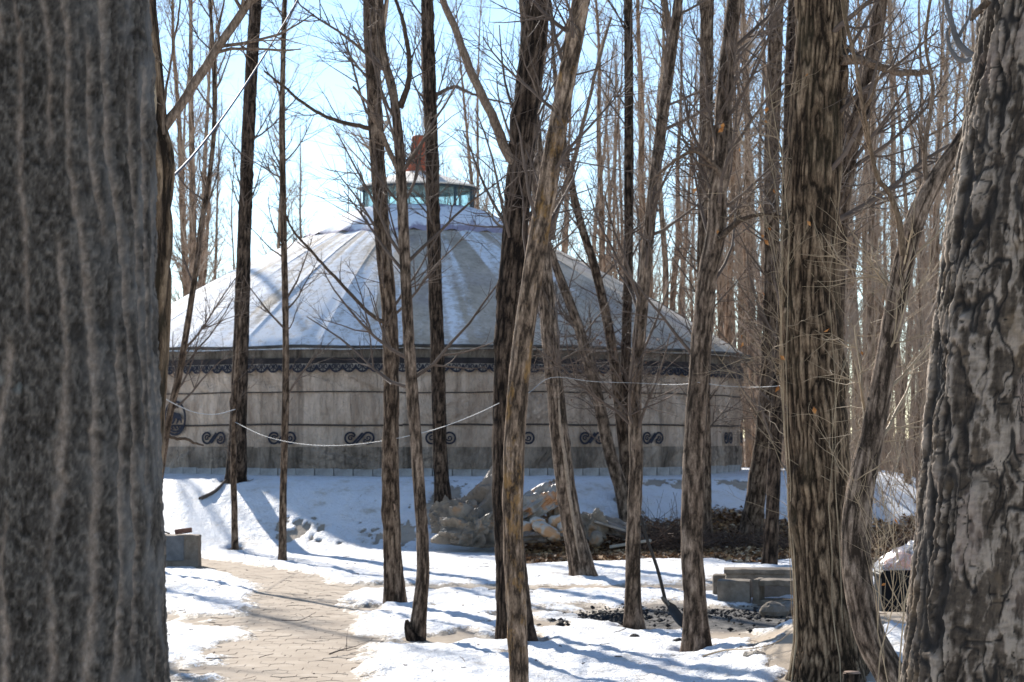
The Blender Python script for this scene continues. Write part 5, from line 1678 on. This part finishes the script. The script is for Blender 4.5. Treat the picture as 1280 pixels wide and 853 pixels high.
# shovel leaning on its tree
Ys = T['M'][4] - .02
tipx = at(857, 784, Ys - .1)
tip = np.array([tipx[0], tipx[1], float(gz(tipx[0], tipx[1])) + .015])
topp = at(801, 645, Ys - .14)
sock_ = at(832, 752, Ys - .11)
root = empty('shovel', tip)
tag(root, 'black long-handled shovel leaning against a tree above the charcoal', 'shovel')
hp = spline(np.array([topp, at(808, 672, Ys - .135), at(822, 712, Ys - .12), sock_]) - tip, 14)
mk('handle', *tubes(hp[None], np.linspace(.016, .019, 14)[None], 12), plain('shovel_handle', (.025, .02, .017), .7, .4, 12), root)
IRON = plain('shovel_iron', (.018, .017, .017), .5, .4, 14, bump=.2)
ax = -(sock_ - tip); L = np.linalg.norm(ax); ax = ax / L
sdv = unit(np.cross(ax, unit(np.array([.85, -.55, .35])))); nv_ = np.cross(sdv, ax)
sg = np.linspace(0, 1, 16); cg = np.linspace(-1, 1, 11)
S, Cg = np.meshgrid(sg, cg, indexing='ij')
wd = .026 + .070 * sstep((S - .02) / .30) - .070 * sstep((S - .55) / .48) ** 2
org = sock_ - tip
front = org + (S[..., None] * L) * ax + (Cg * wd)[..., None] * sdv + ((.030 * Cg ** 2 - .015))[..., None] * nv_
backp = front - .004 * nv_
V = np.concatenate([front.reshape(-1, 3), backp.reshape(-1, 3)])
f = grid_faces(16, 11)
edge = [0 * 11 + j for j in range(11)] + [i * 11 + 10 for i in range(1, 16)] + [15 * 11 + j for j in range(9, -1, -1)] + [i * 11 for i in range(14, 0, -1)]
nn = 16 * 11
ef = np.array([(edge[i], edge[(i + 1) % len(edge)], edge[(i + 1) % len(edge)] + nn, edge[i] + nn) for i in range(len(edge))])
mk('blade', V, [f, f[:, ::-1] + nn, ef], IRON, root)
mk('socket', *tubes(np.array([org - ax * .06, org, org + ax * .05])[None], np.array([[.022, .025, .016]]), 12), plain('shovel_socket', (.09, .08, .07), .5, .3, 12), root)

# cut sapling stump, fallen branches
st = at(1063, 846, 15.6)
gst = float(gz(st[0], 15.6))
P = np.array([[0, 0, -.05], [.0, 0, (st[2] - gst) * .6], [.01, 0, st[2] - gst + .03]])
root = empty('stump', (st[0], 15.6, gst))
tag(root, 'short cut stump at the bottom edge between furrowed and curved trees', 'stump')
V, F, bk, C, r = trunk_mesh(P, [.066, .058, .056], 26, .012, .010, 77, 1.1, .1)
mk('trunk', V, F[:1], BARK_DARK, root, attrs={'bark': bk})
V2, F2 = lathe([(.062, -.006), (.05, .006), (.02, .002), (.002, .004)], 20)
mk('cut_face', V2 + P[-1], F2, SCAR, root)

def ground_stick(name, label, pts, rad, mat, seed, n2=6, L=(.15, .5)):
    rng = np.random.default_rng(seed)
    W = []
    for px, py, lift in pts:
        h = ground_hit(px, py); h[2] += lift
        W.append(h)
    W = np.array(W); base = W[0].copy()
    s = spline(W - base, 14)
    R = np.linspace(rad, rad * .45, 14)[None]
    parts = [tubes(s[None], R, 7)]
    if n2:
        B2, R2 = grow(rng, s[None], R, n2, .2, .98, L[0], L[1], .4, 1.0, 5, .5, .003, .01, 0.05, .15, .3, .6)
        B2[..., 2] = np.maximum(B2[..., 2], gz(B2[..., 0] + base[0], B2[..., 1] + base[1]) - base[2] + .03)
        parts.append(tubes(B2, R2, 4))
    V, F = join(parts)
    o = mk(name, V, np.concatenate(F), mat, loc=base)
    return tag(o, label, 'branch')
ground_stick('fallen_branch', 'short fallen branch on the sunlit snow below the left of the yurt', [(250, 628, .05), (268, 619, .06), (282, 606, .08)], .045, TWIG, 1, 3, (.1, .3))
ground_stick('fallen_twig', 'long thin tan twig lying on the snow between crooked and furrowed trees', [(878, 828, .05), (905, 822, .06), (940, 820, .06), (970, 815, .07), (988, 806, .10)], .008, TWIG_TAN, 2, 4, (.08, .25))
ground_stick('fallen_twig', 'dark forked twig at the right edge of the path', [(412, 822, .03), (425, 820, .05), (445, 815, .05)], .008, TWIG, 3, 6, (.12, .35))
ground_stick('fallen_twig', 'thin straight twig lying across the left of the path', [(258, 828, .03), (278, 827, .03), (298, 827, .03)], .006, TWIG, 4, 2, (.05, .15))
ground_stick('fallen_twig', 'thin twig in the middle of the path', [(352, 779, .03), (375, 779, .03), (395, 771, .05)], .005, TWIG, 5, 2, (.05, .15))

# ------------------------------------------------------------------ lines strung between the trees
WROPE = plain('white_rope', (.50, .50, .49), .7, .12, 20)
def line(name, label, ctrl, rad, mat, n=40):
    P = np.array([at(*c) for c in ctrl])
    base = P[0].copy()
    s = spline(P - base, n)
    V, F = tubes(s[None], np.full((1, n), rad), 6)
    o = mk(name, V, F, mat, loc=base)
    return tag(o, label, 'rope')
yd = T['D2'][4] - .1
line('clothesline', 'white rope sagging across the yurt wall from the thin sapling to the thick dark tree',
     [(294, 528, yd), (330, 545, 35.6), (375, 555, 32.5), (425, 557, 29.6), (480, 551, 27), (540, 538, 24.8), (590, 520, 22.8), (624, 504, T['I'][4] - .3)], .0035, WROPE)
line('clothesline', 'short white rope from the sapling to the left past the round emblem',
     [(294, 512, yd), (270, 518, 36.5), (245, 516, 34.5), (222, 507, 32.8), (200, 495, 31)], .006, WROPE)
line('clothesline', 'thin white rope right of the lichen trunk to the crooked grey tree',
     [(660, 492, 21), (690, 472, 21.6), (740, 477, 22), (795, 479, T['M'][4] - .15), (840, 481, 22), (868, 479, T['N'][4] - .05)], .0022, WROPE)
line('clothesline', 'thin pale rope between the crooked grey tree and the furrowed trunk',
     [(872, 478, T['N'][4] - .15), (910, 483, 21), (950, 484, 20.5), (995, 481, YP)], .0022, WROPE)
line('cable', 'blue cable slanting up through the branches at upper left',
     [(200, 236, 9.0), (240, 196, 9.8), (285, 138, 11), (330, 70, 12.4), (372, 0, 14), (420, -90, 16), (462, -180, 18)], .0055, plain('blue_cable', (.05, .06, .095), .6, .2, 5), 50)
